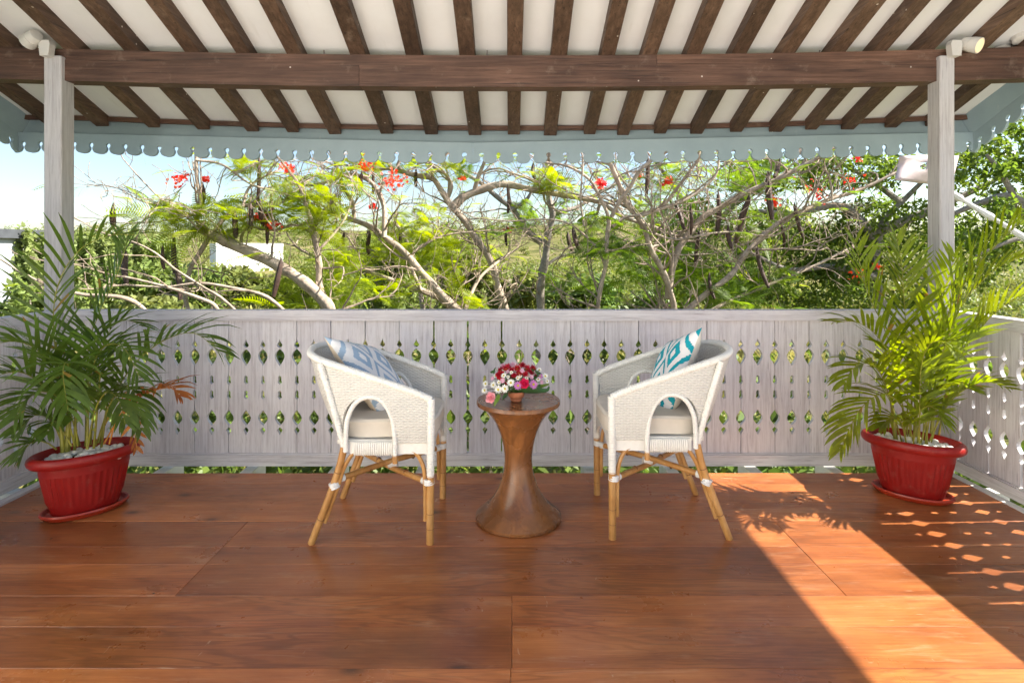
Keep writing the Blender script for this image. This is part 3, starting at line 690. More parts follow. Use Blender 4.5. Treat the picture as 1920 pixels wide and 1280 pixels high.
# ------------------------------------------------------------------ wicker tub chairs (local x = forward, y = sideways)
def chair(org, sg, label):
    """sg = +1 faces right, -1 faces left"""
    ox, oy = org
    root = empty('wicker_armchair', (ox, oy, 0), label, 'armchair', 'white wicker armchairs')
    W3 = lambda p: Vector((ox + sg * p[0], oy + p[1], p[2]))
    top_h = [(.272, -.240, .640), (.20, -.245, .672), (.10, -.247, .708), (0.0, -.247, .742), (-.11, -.243, .778), (-.20, -.225, .803),
             (-.265, -.185, .818), (-.308, -.115, .828), (-.325, 0, .834)]
    top = cat_rom(top_h + [(x, -y, z) for x, y, z in top_h[:-1]][::-1], 6)
    bot_h = [(.268, -.236, .447), (.20, -.238, .447), (.10, -.238, .447), (.01, -.236, .447), (-.07, -.230, .447), (-.122, -.205, .447),
             (-.155, -.16, .447), (-.175, -.09, .447), (-.182, 0, .447)]
    bot = cat_rom(bot_h + [(x, -y, z) for x, y, z in bot_h[:-1]][::-1], 6)
    n = len(top)
    # woven shell: the lower edge rises over the arched side openings
    ax0, ax1, atop = -.106, .112, .655
    def low(p):                               # p: point on the bottom curve -> lower bound as height
        if abs(p[1]) < .19: return None
        x = p[0]
        if ax0 < x < ax1:
            t = (x - (ax0 + ax1) / 2) / ((ax1 - ax0) / 2)
            return .462 + (atop - .462) * (max(0, 1 - abs(t) ** 2.3)) ** .5
        return None
    # resample both curves by shared parameter, denser near the arch legs
    ts = sorted(set([round(i / 120, 5) for i in range(121)]))
    def at(c, t):
        q = t * (len(c) - 1); i = min(int(q), len(c) - 2); return c[i].lerp(c[i+1], q - i)
    extra = []
    for a, b in zip(ts, ts[1:]):
        pa, pb = at(bot, a), at(bot, b)
        if (low(pa) is None) != (low(pb) is None) or (low(pa) and (pa.z, abs(low(pa) - (low(pb) or 0)) > .03)[1]):
            extra += [a + (b - a) * k / 6 for k in range(1, 6)]
    ts = sorted(ts + extra)
    NV = 10
    for side in (0,):
        mb = MB(); ulen = 0; prev = None
        rows_o = []
        for t in ts:
            b, tp = at(bot, t), at(top, t)
            if prev is not None: ulen += (b.lerp(tp, .5) - prev).length
            prev = b.lerp(tp, .5)
            lo = low(b); v0 = 0.0 if lo is None else min(.97, (lo - b.z) / (tp.z - b.z))
            nrm = Vector((tp.y - b.y, -(tp.x - b.x), 0))
            col = []
            for k in range(NV + 1):
                v = v0 + (1 - v0) * k / NV
                p = b.lerp(tp, v)
                bulge = .012 * math.sin(math.pi * v)
                c = Vector((-.0, 0, 0)); d = Vector((p.x - .02, p.y, 0)); d = d.normalized() if d.length > 1e-6 else d
                col.append((p + d * bulge, d, (ulen, v * (tp - b).length)))
            rows_o.append(col)
        m = NV + 1
        for layer, off in ((0, .006), (1, -.006)):
            for col in rows_o:
                for p, d, uv in col:
                    mb.uv[len(mb.v)] = uv; mb.v.append(tuple(W3(p + d * off)))
        tot = len(rows_o) * m
        for i in range(len(rows_o) - 1):
            for k in range(NV):
                a = i*m + k; mb.face((a, a+m, a+m+1, a+1)); a += tot; mb.face((a, a+1, a+m+1, a+m))
            a = i*m; mb.face((a, a+tot, a+m+tot, a+m)); a = i*m + NV; mb.face((a, a+m, a+m+tot, a+tot))
        mb.build('woven_shell', M['weave'], root, smooth=True)
    # rolled rim, arch borders, apron wrap
    MB().ribbed([W3(p) for p in resample(top, .01)], .0185, .0105, 12, .20).build('rim', M['wrap'], root, smooth=True)
    for y in (-1, 1):
        arch = []
        for t in np.linspace(-1, 1, 31):
            x = (ax0 + ax1) / 2 + (ax1 - ax0) / 2 * t; z = .462 + (atop - .462) * (max(0, 1 - abs(t) ** 2.3)) ** .5
            f = (z - .447) / (.735 - .447); arch.append(Vector((x - .045 * max(0, -x) * 2 * f, y * (.236 + .008 * f + .010), z)))
        arch = [Vector((arch[0].x, arch[0].y, .41))] + arch + [Vector((arch[-1].x, arch[-1].y, .392))]
        MB().ribbed([W3(p) for p in resample(cat_rom(arch, 2), .006)], .0130, .0115, 10, .26).build('arch_border', M['wrap'], root, smooth=True)
        # front post wrapped, then bare cane leg
        MB().ribbed([W3((.272, y*.243, .645)), W3((.268, y*.240, .30))], .0195, .0110, 12, .20).build('front_post', M['wrap'], root, smooth=True)
        MB().ribbed([W3((-.225, y*.235, .800)), W3((-.180, y*.238, .66)), W3((-.135, y*.236, .50)), W3((-.115, y*.232, .415))], .0165, .0110, 12, .22).build('back_post', M['wrap'], root, smooth=True)
        fl = [W3((.268, y*.240, .305)), W3((.267, y*.238, .15)), W3((.266, y*.236, 0))]
        MB().tube(fl, [.0162, .0165, .0168], 12).build('leg', M['cane'], root, smooth=True)
        bl = [W3((-.116, y*.233, .43)), W3((-.140, y*.234, .33)), W3((-.185, y*.236, .20)), W3((-.262, y*.238, 0))]
        MB().tube(cat_rom(bl, 4), .0158, 12).build('leg', M['cane'], root, smooth=True)
        # nodes on the cane
        for a, b2, f in ((fl[1], fl[2], .1), (fl[1], fl[2], .55), (bl[2], bl[3], .45), (bl[1], bl[2], .1)):
            c = a.lerp(b2, f); d = (b2 - a).normalized(); MB().tube([c - d*.002, c, c + d*.002], [.0163, .0172, .0163], 12).build('cane_node', M['cane_node'], root, smooth=True)
        # bent braces from legs up to the apron
        br = cat_rom([W3((.245, y*.232, .10)), W3((.243, y*.230, .25)), W3((.236, y*.230, .335)), W3((.205, y*.228, .395)), W3((.160, y*.225, .415))], 5)
        MB().tube(br, .0095, 8).build('brace', M['cane'], root, smooth=True)
        br = cat_rom([W3((-.205, y*.228, .09)), W3((-.150, y*.226, .24)), W3((-.120, y*.228, .33)), W3((-.080, y*.228, .395)), W3((-.03, y*.226, .415))], 5)
        MB().tube(br, .0095, 8).build('brace', M['cane'], root, smooth=True)
        MB().tube([W3((.112, y*.246, .395)), W3((.112, y*.246, .360))], .0115, 8).build('cane_stub', M['cane'], root, smooth=True)
        # white lashings
        MB().ribbed([W3((.262, y*.236, .262)), W3((.260, y*.235, .288))], .0265, .0085, 12, .18).build('lashing', M['binding'], root, smooth=True)
        d = Vector((-.36, 0, .9)).normalized(); c = Vector((-.160, y*.233, .258))
        MB().ribbed([W3(c - d*.015), W3(c + d*.015)], .0255, .0085, 12, .18).build('lashing', M['binding'], root, smooth=True)
    for y in (-1, 1):                                        # crossed stretchers
        A, B = Vector((.255, y*.228, .270)), Vector((-.152, -y*.224, .262 + y*.018))
        MB().tube([W3(A), W3(A.lerp(B, .5) + Vector((0, 0, y*.009))), W3(B)], .0135, 10).build('stretcher', M['cane'], root, smooth=True)
        for e, f in ((A, B), (B, A)):
            d = (f - e).normalized(); MB().ribbed([W3(e + d*.005), W3(e + d*.035)], .0185, .0085, 10, .18).build('lashing', M['binding'], root, smooth=True)
        for f in (.30, .72):
            c = A.lerp(B, f); d = (B - A).normalized(); MB().tube([W3(c - d*.002), W3(c), W3(c + d*.002)], [.0136, .0146, .0136], 10).build('cane_node', M['cane_node'], root, smooth=True)
    MB().ribbed([W3((.03, 0, .268)), W3((.075, 0, .268))], .021, .006, 12, .12).build('lashing', M['binding'], root, smooth=True)
    # apron: wrapped rails under the seat and the woven front panel
    for y in (-1, 1):
        mb = MB()
        for x in np.linspace(-.068, .096, 18):
            mb.tube([W3((x, y*.239, .448)), W3((x, y*.243, .442)), W3((x, y*.243, .402)), W3((x, y*.236, .395))], .0052, 6)
        mb.build('apron_wrap', M['wrap'], root, smooth=True)
        mb = MB(); mb.box((-.09, -.008, .398), (.255, .008, .452), Matrix.Translation(W3((0, y*.228, 0))) @ Matrix.Scale(sg, 4, (1, 0, 0))); mb.build('seat_rail', M['wrap'], root)
    mb = MB(); nu = 17; rowsf = []
    for i in range(nu):
        yy = -.236 + .472 * i / (nu - 1); lowz = .425 - .105 * (abs(yy) / .236) ** 2.2
        for k in range(6):
            z = lowz + (.460 - lowz) * k / 5
            for dx in (.262, .274):
                mb.uv[len(mb.v)] = (yy, z); mb.v.append(tuple(W3((dx, yy, z))))
    for i in range(nu - 1):
        for k in range(5):
            a = (i*6 + k)*2; b = ((i+1)*6 + k)*2
            mb.face((a, b, b+2, a+2)); mb.face((a+1, a+3, b+3, b+1))
        a = (i*6)*2; b = ((i+1)*6)*2; mb.face((a, a+1, b+1, b))
    mb.build('front_panel', M['weave'], root, smooth=True)
    MB().box((-.15, -.225, .440), (.262, .225, .456), Matrix.Translation((ox, oy, 0)) @ Matrix.Scale(sg, 4, (1, 0, 0))).build('seat_base', M['wrap'], root)
    return W3
def soft_box(cx, cy, z0, z1, hx, hy, nx_=18, ny_=18, exp=5.0, bul=.012):
    """rounded seat cushion with a puffed top and a welt line"""
    mb = MB(); rows_ = []
    prof_ = [(0.90, 0), (.985, .04), (1.0, .16), (1.0, .80), (1.012, .84), (1.0, .88), (.97, .97), (.86, 1.0), (.6, 1.06), (.3, 1.10), (0.02, 1.11)]
    n = 48
    for f, h in prof_:
        ring = []
        for k in range(n):
            a = 2*math.pi*k/n; c, s = math.cos(a), math.sin(a)
            q = (abs(c)**exp + abs(s)**exp) ** (-1/exp); ring.append((cx + hx*f*q*c, cy + hy*f*q*s, z0 + (z1 - z0) * h + .002*math.sin(5*a + 9*f)))
        rows_.append(ring); mb.v += ring
    for i in range(len(rows_) - 1):
        for k in range(n):
            j = (k+1) % n; mb.face((i*n+k, i*n+j, (i+1)*n+j, (i+1)*n+k))
    mb.face(list(range(n))[::-1]); mb.face([(len(rows_)-1)*n + k for k in range(n)]); return mb
def pillow(Tn, edge, across, size, thick, front, label, flip):
    """throw pillow: Tn = near top corner, edge = down the near side, across = over to the far side"""
    e, a = Vector(edge), Vector(across); nrm = e.cross(a).normalized() * flip
    n = 21; c = Vector(Tn) + e * .5 + a * .5
    mb = MB()
    for lay in (1, -1):
        for i in range(n):
            for j in range(n):
                u, v = 2*i/(n-1) - 1, 2*j/(n-1) - 1
                uu = u * (1 - .07 * (1 - v*v)) if abs(u) > 0 else u; vv = v * (1 - .07 * (1 - u*u))
                h = (max(0, 1 - u**4) * max(0, 1 - v**4)) ** .62 * thick + .004 * math.sin(7*u + 3*v) * (1 - u*u) * (1 - v*v)
                mb.uv[len(mb.v)] = ((u+1)/2, (v+1)/2)
                mb.v.append(tuple(c + a * (.5 * uu) + e * (.5 * vv) + nrm * (h * lay)))
    for lay in (0, 1):
        mb.cur = lay
        for i in range(n-1):
            for j in range(n-1):
                q = lay*n*n + i*n + j; mb.face((q, q+n, q+n+1, q+1) if not lay else (q, q+1, q+n+1, q+n))
    import bmesh
    me = mb.mesh('throw_pillow', [front, M['beige'] if flip > 0 else M['cream']], True)
    bm = bmesh.new(); bm.from_mesh(me); bmesh.ops.remove_doubles(bm, verts=bm.verts, dist=1e-5); bmesh.ops.recalc_face_normals(bm, faces=bm.faces); bm.to_mesh(me); bm.free()
    return tag(link('throw_pillow', me), label, 'pillow', 'patterned throw pillows')
LC, RC = (-.630, 2.795), (.720, 2.838)
chair(LC, 1, 'white wicker tub chair on cane legs holding the pale blue patterned pillow')
chair(RC, -1, 'white wicker tub chair on cane legs holding the teal patterned pillow')
o = soft_box(LC[0] + .065, LC[1], .458, .545, .225, .206).build('seat_cushion', M['cream'], None, True)
tag(o, 'cream seat cushion in the wicker chair with the pale blue pillow', 'cushion', 'cream seat cushions')
o = soft_box(RC[0] - .065, RC[1], .458, .545, .225, .206).build('seat_cushion', M['cream'], None, True)
tag(o, 'cream seat cushion in the wicker chair with the teal pillow', 'cushion', 'cream seat cushions')
pillow((-.872, 2.665, .905), (.262, .020, -.385), (.150, .325, -.10), .43, .062, M['ikat_blue'], 'pale blue and white diamond patterned pillow with beige back', 1)
pillow((.892, 2.700, .942), (-.145, .020, -.425), (-.060, .350, -.12), .43, .062, M['ikat_teal'], 'teal and white diamond patterned pillow with cream back', -1)

# ------------------------------------------------------------------ turned hourglass table
tx, ty = .031, 2.812
tb = empty('side_table', (tx, ty, 0), 'round brown hourglass side table of turned wood between the two chairs', 'side table')
pr = [(.202, 0), (.208, .004), (.208, .017), (.203, .021), (.186, .036), (.163, .056), (.138, .080), (.117, .108), (.098, .145), (.083, .185), (.0715, .230), (.0665, .275),
      (.0675, .310), (.073, .350), (.082, .390), (.094, .425), (.113, .467), (.136, .503), (.160, .530), (.178, .548)]
MB().lathe(pr, (tx, ty, 0), 64).build('pedestal', M['table'], tb, smooth=True)
MB().lathe([(.178, .5485), (.200, .553), (.2035, .557), (.2035, .570), (.201, .5745), (.185, .5735), (.18, .5725), (.0005, .5720)], (tx, ty, 0), 64).build('table_top', M['table'], tb, smooth=True)

# ------------------------------------------------------------------ flower arrangement
FZ = .5727
fa = empty('flower_arrangement', (tx - .01, ty - .02, FZ), 'mixed red white and pink flowers in a small terracotta pot on the table', 'flowers')
def fm(name, c, rough=.6): return mat_leaf(name, c, .25, rough, .25, .015, 40)
FM = {'white': fm('white_petal', (.80, .80, .76)), 'lilac': fm('lilac_petal', (.56, .22, .52)), 'red': fm('red_petal', (.42, .008, .022)),
      'hot': fm('crimson_petal', (.62, .012, .085)), 'pink': fm('pink_petal', (.80, .36, .40)), 'blush': fm('blush_petal', (.66, .40, .50)),
      'yellow': mat_plain('flower_eye', (.50, .42, .02), .8), 'green': mat_leaf('bouquet_leaf', (.045, .105, .028), .25, .4, .5, .03, 30),
      'lime': mat_leaf('pandan_leaf', (.12, .20, .02), .3, .4, .3, .03, 12), 'stalk': mat_plain('flower_stalk', (.08, .14, .03), .6)}
pc = P(968, 742, ty - .02); pz = FZ
MB().lathe([(.024, .0), (.027, .002), (.0285, .010), (.027, .014), (.036, .022), (.039, .034), (.0385, .043), (.0355, .047), (.033, .046), (.033, .036), (.001, .036)], (pc.x, pc.y, pz), 28).build('flower_pot', M['terracotta'], fa, smooth=True)
HUB = Vector((pc.x, pc.y, pz + .045))
def fpt(zx, zy, dy): return P(870 + zx / 8.533, 670 + zy / 8.533, ty - .02 + dy)
def petals(mb, c, d, r, np_, wid, cup, layers=1, tipdroop=0.0, seg=3):
    d = Vector(d).normalized(); a = d.orthogonal().normalized(); b = d.cross(a)
    for L in range(layers):
        rr = r * (1 - .22 * L); cu = cup + .45 * L
        for k in range(np_):
            an = 2*math.pi*(k + .5*L)/np_ + random.uniform(-.1, .1); rad = a*math.cos(an) + b*math.sin(an); tan = d.cross(rad)
            q = rr * random.uniform(.88, 1.08); w = wid * q; prev = None
            for s_ in range(seg + 1):
                t = s_ / seg; ww = w * (math.sin(math.pi * min(1, .14 + t * .80)) ** .8)
                p = Vector(c) + rad * (q * t * math.cos(cu * t)) + d * (q * t * math.sin(cu * t) - tipdroop * q * t * t)
                cur = (p - tan * ww, p + tan * ww)
                if prev: mb.quadp(prev[0], prev[1], cur[1], cur[0])
                prev = cur
def stalk(c):
    MB().tube(cat_rom([HUB + Vector((random.uniform(-.01, .01), random.uniform(-.01, .01), -.01)), HUB.lerp(c, .55) + Vector((0, 0, .012)), c], 4), .0014, 5).build('stalk', FM['stalk'], fa)
def flower(kind, zx, zy, dy, r, col, eye=True, tilt=None, np_=14):
    c = fpt(zx, zy, dy); out = (c - HUB); out = out.normalized() if out.length > .01 else Vector((0, -1, .4))
    d = tilt or (out * .55 + Vector((0, -.75, .25))); mb = MB(); stalk(c - Vector(d).normalized() * .003)
    if kind == 'daisy': petals(mb, c, d, r, np_, .20, .12, 2)
    elif kind == 'spider': petals(mb, c, d, r, 22, .085, .5, 3, .1)
    elif kind == 'rose':
        for L in range(4): petals(mb, c - Vector(d).normalized() * (.004 * (3 - L)), d, r * (1 - .2 * L), 6, .50, .25 + .38 * L, 1, .05, 4)
    o = mb.build({'daisy': 'daisy', 'spider': 'chrysanthemum', 'rose': 'rose'}[kind], FM[col], fa, True, recalc=False)
    if eye:
        dn = Vector(d).normalized(); e = MB(); e.tube([c + dn * .0005, c + dn * .003, c + dn * .0048], [r * .27, r * .24, r * .10], 10)
        ob = e.build('eye', FM['yellow'], None, True); ob.parent = o; ob.matrix_parent_inverse = wmat(o).inverted()
for a in [(750, 405, -.075, .020), (655, 500, -.085, .020), (548, 515, -.075, .021), (470, 440, -.04, .017), (635, 290, -.06, .014), (757, 240, -.055, .010), (345, 420, -.01, .017),
          (330, 525, -.03, .018), (1300, 300, .0, .018), (1205, 200, .02, .014), (1185, 350, -.03, .014), (705, 312, -.06, .010), (520, 200, .0, .008), (500, 300, .0, .011), (1040, 290, -.04, .010), (1330, 380, .01, .013)]:
    flower('daisy', *a, 'white')
for a in [(865, 450, -.09, .021), (1112, 430, -.07, .023), (1215, 300, -.02, .016)]: flower('daisy', *a, 'lilac')
for a in [(620, 372, -.07, .014), (455, 332, -.02, .011), (700, 230, -.04, .010), (1078, 312, -.05, .012), (930, 215, -.05, .012), (1240, 395, -.02, .012)]: flower('daisy', *a, 'blush', False)
flower('rose', 575, 275, -.05, .026, 'red', False); flower('rose', 975, 415, -.095, .026, 'hot', False); flower('rose', 415, 645, -.11, .027, 'pink', False)
for a in [(675, 175, -.02, .024), (850, 180, -.03, .025), (1010, 190, -.02, .026), (935, 130, .01, .022), (1075, 245, -.02, .020), (760, 200, -.03, .018), (760, 330, .03, .02)]: flower('spider', *a, 'red', a[3] > .0235)
flower('spider', 780, 118, .0, .018, 'blush', False); flower('spider', 620, 130, .02, .014, 'blush', False)
for a in [(600, 210, .02, .024), (720, 150, .03, .022), (1100, 180, .02, .022), (880, 250, -.05, .022), (980, 270, -.05, .020), (800, 290, -.05, .018), (1150, 300, .0, .018), (690, 400, -.03, .016)]: flower('spider', *a, 'red', a[3] > .0215)
for a in [(860, 330, -.06, .012), (1000, 330, -.06, .011), (560, 400, -.05, .013), (640, 200, -.02, .011), (900, 300, -.06, .010)]: flower('daisy', *a, 'white')
for i in range(70):
    zx, zy, dy = random.uniform(470, 1230), random.uniform(200, 530), random.uniform(-.05, .05); c = fpt(zx, zy, dy); mb = MB(); petals(mb, c, (c - HUB) + Vector((0, -.05, .02)), random.uniform(.012, .022), 3, .34, .1)
    mb.build('leaf', FM['green'], fa, False, recalc=False)
def bigleaf(pts, w, mat):
    ps = resample(cat_rom(pts, 6), .01); mb = MB(); n = len(ps)
    for i, p in enumerate(ps):
        t = i / (n-1); ww = w * (math.sin(math.pi * min(1, .12 + t * .86)) ** .7); dn = (ps[min(i+1, n-1)] - ps[max(i-1, 0)]).normalized(); sd = dn.cross(Vector((.1, -.75, .65))).normalized()
        for k, s_ in enumerate((-1, -.5, 0, .5, 1)): mb.v.append(tuple(p + sd * (ww * s_) + Vector((0, 0, .006 * s_ * s_))))
    for i in range(n-1):
        for k in range(4): a = i*5 + k; mb.face((a, a+1, a+6, a+5))
    mb.build('leaf', mat, fa, True, recalc=False)
bigleaf([HUB, fpt(1050, 545, -.03), fpt(1200, 545, -.04), fpt(1330, 540, -.03), fpt(1365, 470, -.02)], .016, FM['green'])
bigleaf([HUB, fpt(1100, 500, .0), fpt(1230, 480, -.01), fpt(1360, 440, .0)], .013, FM['lime'])
bigleaf([fpt(570, 600, -.10), fpt(530, 690, -.12), fpt(480, 790, -.125)], .010, FM['lime'])
bigleaf([fpt(700, 590, -.06), fpt(650, 640, -.08), fpt(610, 690, -.08)], .009, FM['green'])

# ------------------------------------------------------------------ planters, saucers, pebbles
def planter(cx, cy, rot, word):
    pot = empty('planter', (cx, cy, .018), 'oval ribbed red plastic planter in ' + word, 'planter', 'red oval planters')
    fl = lambda a, z: 1 + (.020 * math.cos(38 * a) if .06 < z < .215 else 0)
    A, B = .198, .124
    body = [(.68, .0), (.71, .008), (.76, .045), (.785, .062), (.83, .11), (.88, .16), (.925, .210), (.945, .232), (.97, .250), (1.0, .262)]
    MB().lathe([(r*A, z) for r, z in body], (cx, cy, .018), 152, 1, B/A, rot, fl, True, False).build('pot_body', M['pot'], pot, smooth=True)
    rim = [(1.0, .246), (1.11, .245), (1.165, .255), (1.185, .270), (1.165, .285), (1.11, .294), (1.06, .296), (1.0, .284), (.96, .255), (.94, .20)]
    MB().lathe([(r*A, z) for r, z in rim], (cx, cy, .018), 72, 1, (B + .012)/(A + .012), rot, None, False, False).build('rim', M['pot'], pot, smooth=True)
    MB().lathe([(.965*A, .245), (.6*A, .256), (.02*A, .262)], (cx, cy, .018), 40, 1, B/A, rot, None, False, True).build('soil', M['soil'], pot, smooth=True)
    s = MB().lathe([(.76*A, .003), (.83*A, .004), (.90*A, .016), (.935*A, .026), (.91*A, .034), (.87*A, .032), (.82*A, .018), (.74*A, .0165), (.01*A, .0165)], (cx, cy, -.0005), 64, 1, (B+.01)/(A+.01), rot, None, True, True).build('saucer', M['saucer'], None, True)
    tag(s, 'orange red oval plastic saucer under the planter in ' + word, 'saucer', 'planter saucers')
    import bmesh
    bm = bmesh.new(); bmesh.ops.create_icosphere(bm, subdivisions=2, radius=1); me = bpy.data.meshes.new('pebble'); bm.to_mesh(me); bm.free()
    for v in me.vertices: v.co *= 1 + .12 * math.sin(3*v.co.x + 1) * math.cos(2*v.co.y)
    for p in me.polygons: p.use_smooth = True
    me.materials.append(M['pebble'])
    pts = []; tries = 0
    while len(pts) < 58 and tries < 6000:
        tries += 1; a = random.uniform(0, 2*math.pi); r = math.sqrt(random.random()) * .88; x, y = A*r*math.cos(a), B*r*math.sin(a)
        if all((x-q[0])**2 + (y-q[1])**2 > .0265**2 for q in pts): pts.append((x, y))
    for x, y in pts:
        o = bpy.data.objects.new('pebble', me); C.objects.link(o); s_ = random.uniform(.0165, .0235)
        o.scale = (s_ * random.uniform(.95, 1.3), s_ * random.uniform(.8, 1.0), s_ * random.uniform(.55, .75)); o.rotation_euler = (random.uniform(-.35, .35), random.uniform(-.35, .35), random.uniform(0, 6.28))
        o.location = (cx + x*math.cos(rot) - y*math.sin(rot), cy + x*math.sin(rot) + y*math.cos(rot), .018 + .262 - .018 * ((x/A)**2 + (y/B)**2) + random.uniform(-.002, .016))
        tag(o, 'smooth white pebble covering the soil of the planter in ' + word, 'pebble', 'white pebbles in the planter in ' + word)
LP, RP = (-2.135, 2.885), (2.125, 3.06)
planter(*LP, R(43), 'the shaded corner'); planter(*RP, R(-38), 'the sunlit corner')

# ------------------------------------------------------------------ areca palms
def frond(root, pts, Y0, Y1, mat, rmat, lmax=.27, wid=.0056, start=.30, nl=21, seed=0, droop=.55, name='frond'):
    rd = random.Random(seed); n = len(pts)
    ctrl = [P(x, y, Y0 + (Y1 - Y0) * (i / (n-1)) ** 1.3) for i, (x, y) in enumerate(pts)]
    ps = resample(cat_rom(ctrl, 8), .008); m = len(ps)
    mb = MB(); mb.tube(ps[::3] + [ps[-1]], [.0042 * (1 - .8 * i / (len(ps[::3]))) for i in range(len(ps[::3]) + 1)], 6)
    nr = len(mb.f)
    for k in range(nl):
        t = start + (1 - start) * (k + .3) / nl; i = min(m - 2, int(t * (m-1))); T = (ps[min(i+2, m-1)] - ps[max(i-2, 0)]).normalized()
        U = Vector((0, 0, 1)); U = U - T * T.dot(U)
        if U.length < .25: U = Vector((0, -1, .3)); U = U - T * T.dot(U)
        U.normalize(); Sd = T.cross(U); q = (t - start) / (1 - start)
        L = lmax * (.55 + .62 * math.sin(math.pi * min(1, .18 + q * .78))) * rd.uniform(.85, 1.1) * (1 - .35 * q ** 3)
        for sd in (-1, 1):
            ang = R(rd.uniform(40, 58)) * (1 - .45 * q); d = (T * math.cos(ang) + Sd * (sd * math.sin(ang)) + U * rd.uniform(.12, .4)).normalized()
            p = ps[i] + T * rd.uniform(-.006, .006); prev = None; seg = 4; dr = droop * rd.uniform(.6, 1.35)
            wn = (d.cross(U)).normalized(); wn = (wn + U * (.35 * sd)).normalized()
            for s_ in range(seg + 1):
                f = s_ / seg; w = wid * rd.uniform(.95, 1.05) * (0.35 + 1.0 * math.sin(math.pi * min(.98, .16 + f * .62))) * (1 - f ** 5) if s_ < seg else .0006
                cur = (p - wn * w, p + wn * w)
                if prev: mb.cur = 1; mb.quadp(prev[0], prev[1], cur[1], cur[0]); mb.cur = 0
                prev = cur; p = p + d * (L / seg); d = (d + Vector((0, 0, -dr * .33 * (.4 + f)))).normalized()
    me = mb.mesh(name, [rmat, mat], False); return link(name, me, root)
def palm(label, base, fr, mat, stems, seed, extra):
    root = empty('areca_palm', (base[0], base[1], .25), label, 'palm', 'potted areca palms')
    rd = random.Random(seed)
    for k, f in enumerate(fr):
        frond(root, f[0], f[1], f[2], f[4] if len(f) > 4 else mat, f[5] if len(f) > 5 else M['rachis'], f[3] if len(f) > 3 else .27, seed=seed * 100 + k, wid=.0068 if seed == 5 else .0062, **(f[6] if len(f) > 6 else {}))
    for (x, y0, y1, lean, r) in stems:
        Yb = base[1] + rd.uniform(-.06, .06); a, b = P(x, y0, Yb), P(x + lean, y1, Yb + rd.uniform(-.04, .04))
        ps = [a.lerp(b, t) for t in np.linspace(0, 1, 7)]
        MB().tube(ps, [r * (1.25 - .55 * t) for t in np.linspace(0, 1, 7)], 8).build('stem', M['rachis'], root, smooth=True)
    return root
D = dict
LF = [([(150,835),(112,700),(100,600),(112,525),(150,468),(205,442),(258,440)], 2.95, 2.90, .30), ([(160,835),(165,660),(185,590),(215,525),(232,478),(238,440)], 2.98, 3.12, .26),
      ([(185,830),(215,740),(258,676),(312,636),(365,625),(412,660)], 2.95, 2.97, .27, None, None, D(droop=.9)), ([(195,832),(232,768),(275,738),(318,727),(340,745)], 2.90, 2.82, .16, 'dead', 'deadr', D(nl=16, droop=1.2, start=.45)),
      ([(205,832),(222,770),(238,735),(250,800),(258,850)], 2.86, 2.80, .08, 'dead', 'deadr', D(nl=6, start=.6)),
      ([(140,835),(110,720),(72,658),(22,640),(-35,655)], 2.92, 2.55, .29, None, None, D(droop=.8)), ([(130,836),(95,745),(52,702),(2,702),(-45,740)], 2.90, 2.50, .28, None, None, D(droop=.9)),
      ([(160,836),(172,700),(195,650),(232,652),(262,708)], 2.90, 2.70, .24, None, None, D(droop=.9)),
      ([(146,836),(134,730),(126,680),(118,700),(128,772)], 2.86, 2.50, .24, None, None, D(droop=1.1)), ([(180,834),(206,758),(232,722),(256,745),(266,806)], 2.92, 2.80, .17, None, None, D(droop=1.1)),
      ([(120,838),(97,790),(66,778),(36,806)], 2.86, 2.68, .17, None, None, D(droop=1.0)), ([(106,842),(84,828),(58,830),(36,858)], 2.84, 2.72, .13, None, None, D(nl=14, droop=1.0)),
      ([(170,834),(184,690),(204,622),(236,600),(268,612)], 3.0, 3.05, .24, None, None, D(droop=.8)),
      ([(140,836),(120,760),(90,735),(55,745),(25,790)], 2.85, 2.55, .22, None, None, D(droop=1.0)), ([(165,836),(178,770),(200,735),(222,750),(235,795)], 2.82, 2.62, .18, None, None, D(droop=1.0)),
      ([(135,836),(112,800),(100,790),(88,815)], 2.80, 2.66, .13, None, None, D(nl=14, droop=1.1))]
LF = [tuple((M['palm_dead'] if q == 'dead' else M['rachis_dead'] if q == 'deadr' else (M['palm'] if (q is None and i == 4) else M['rachis'] if (q is None and i == 5) else q)) for i, q in enumerate(f)) for f in LF]
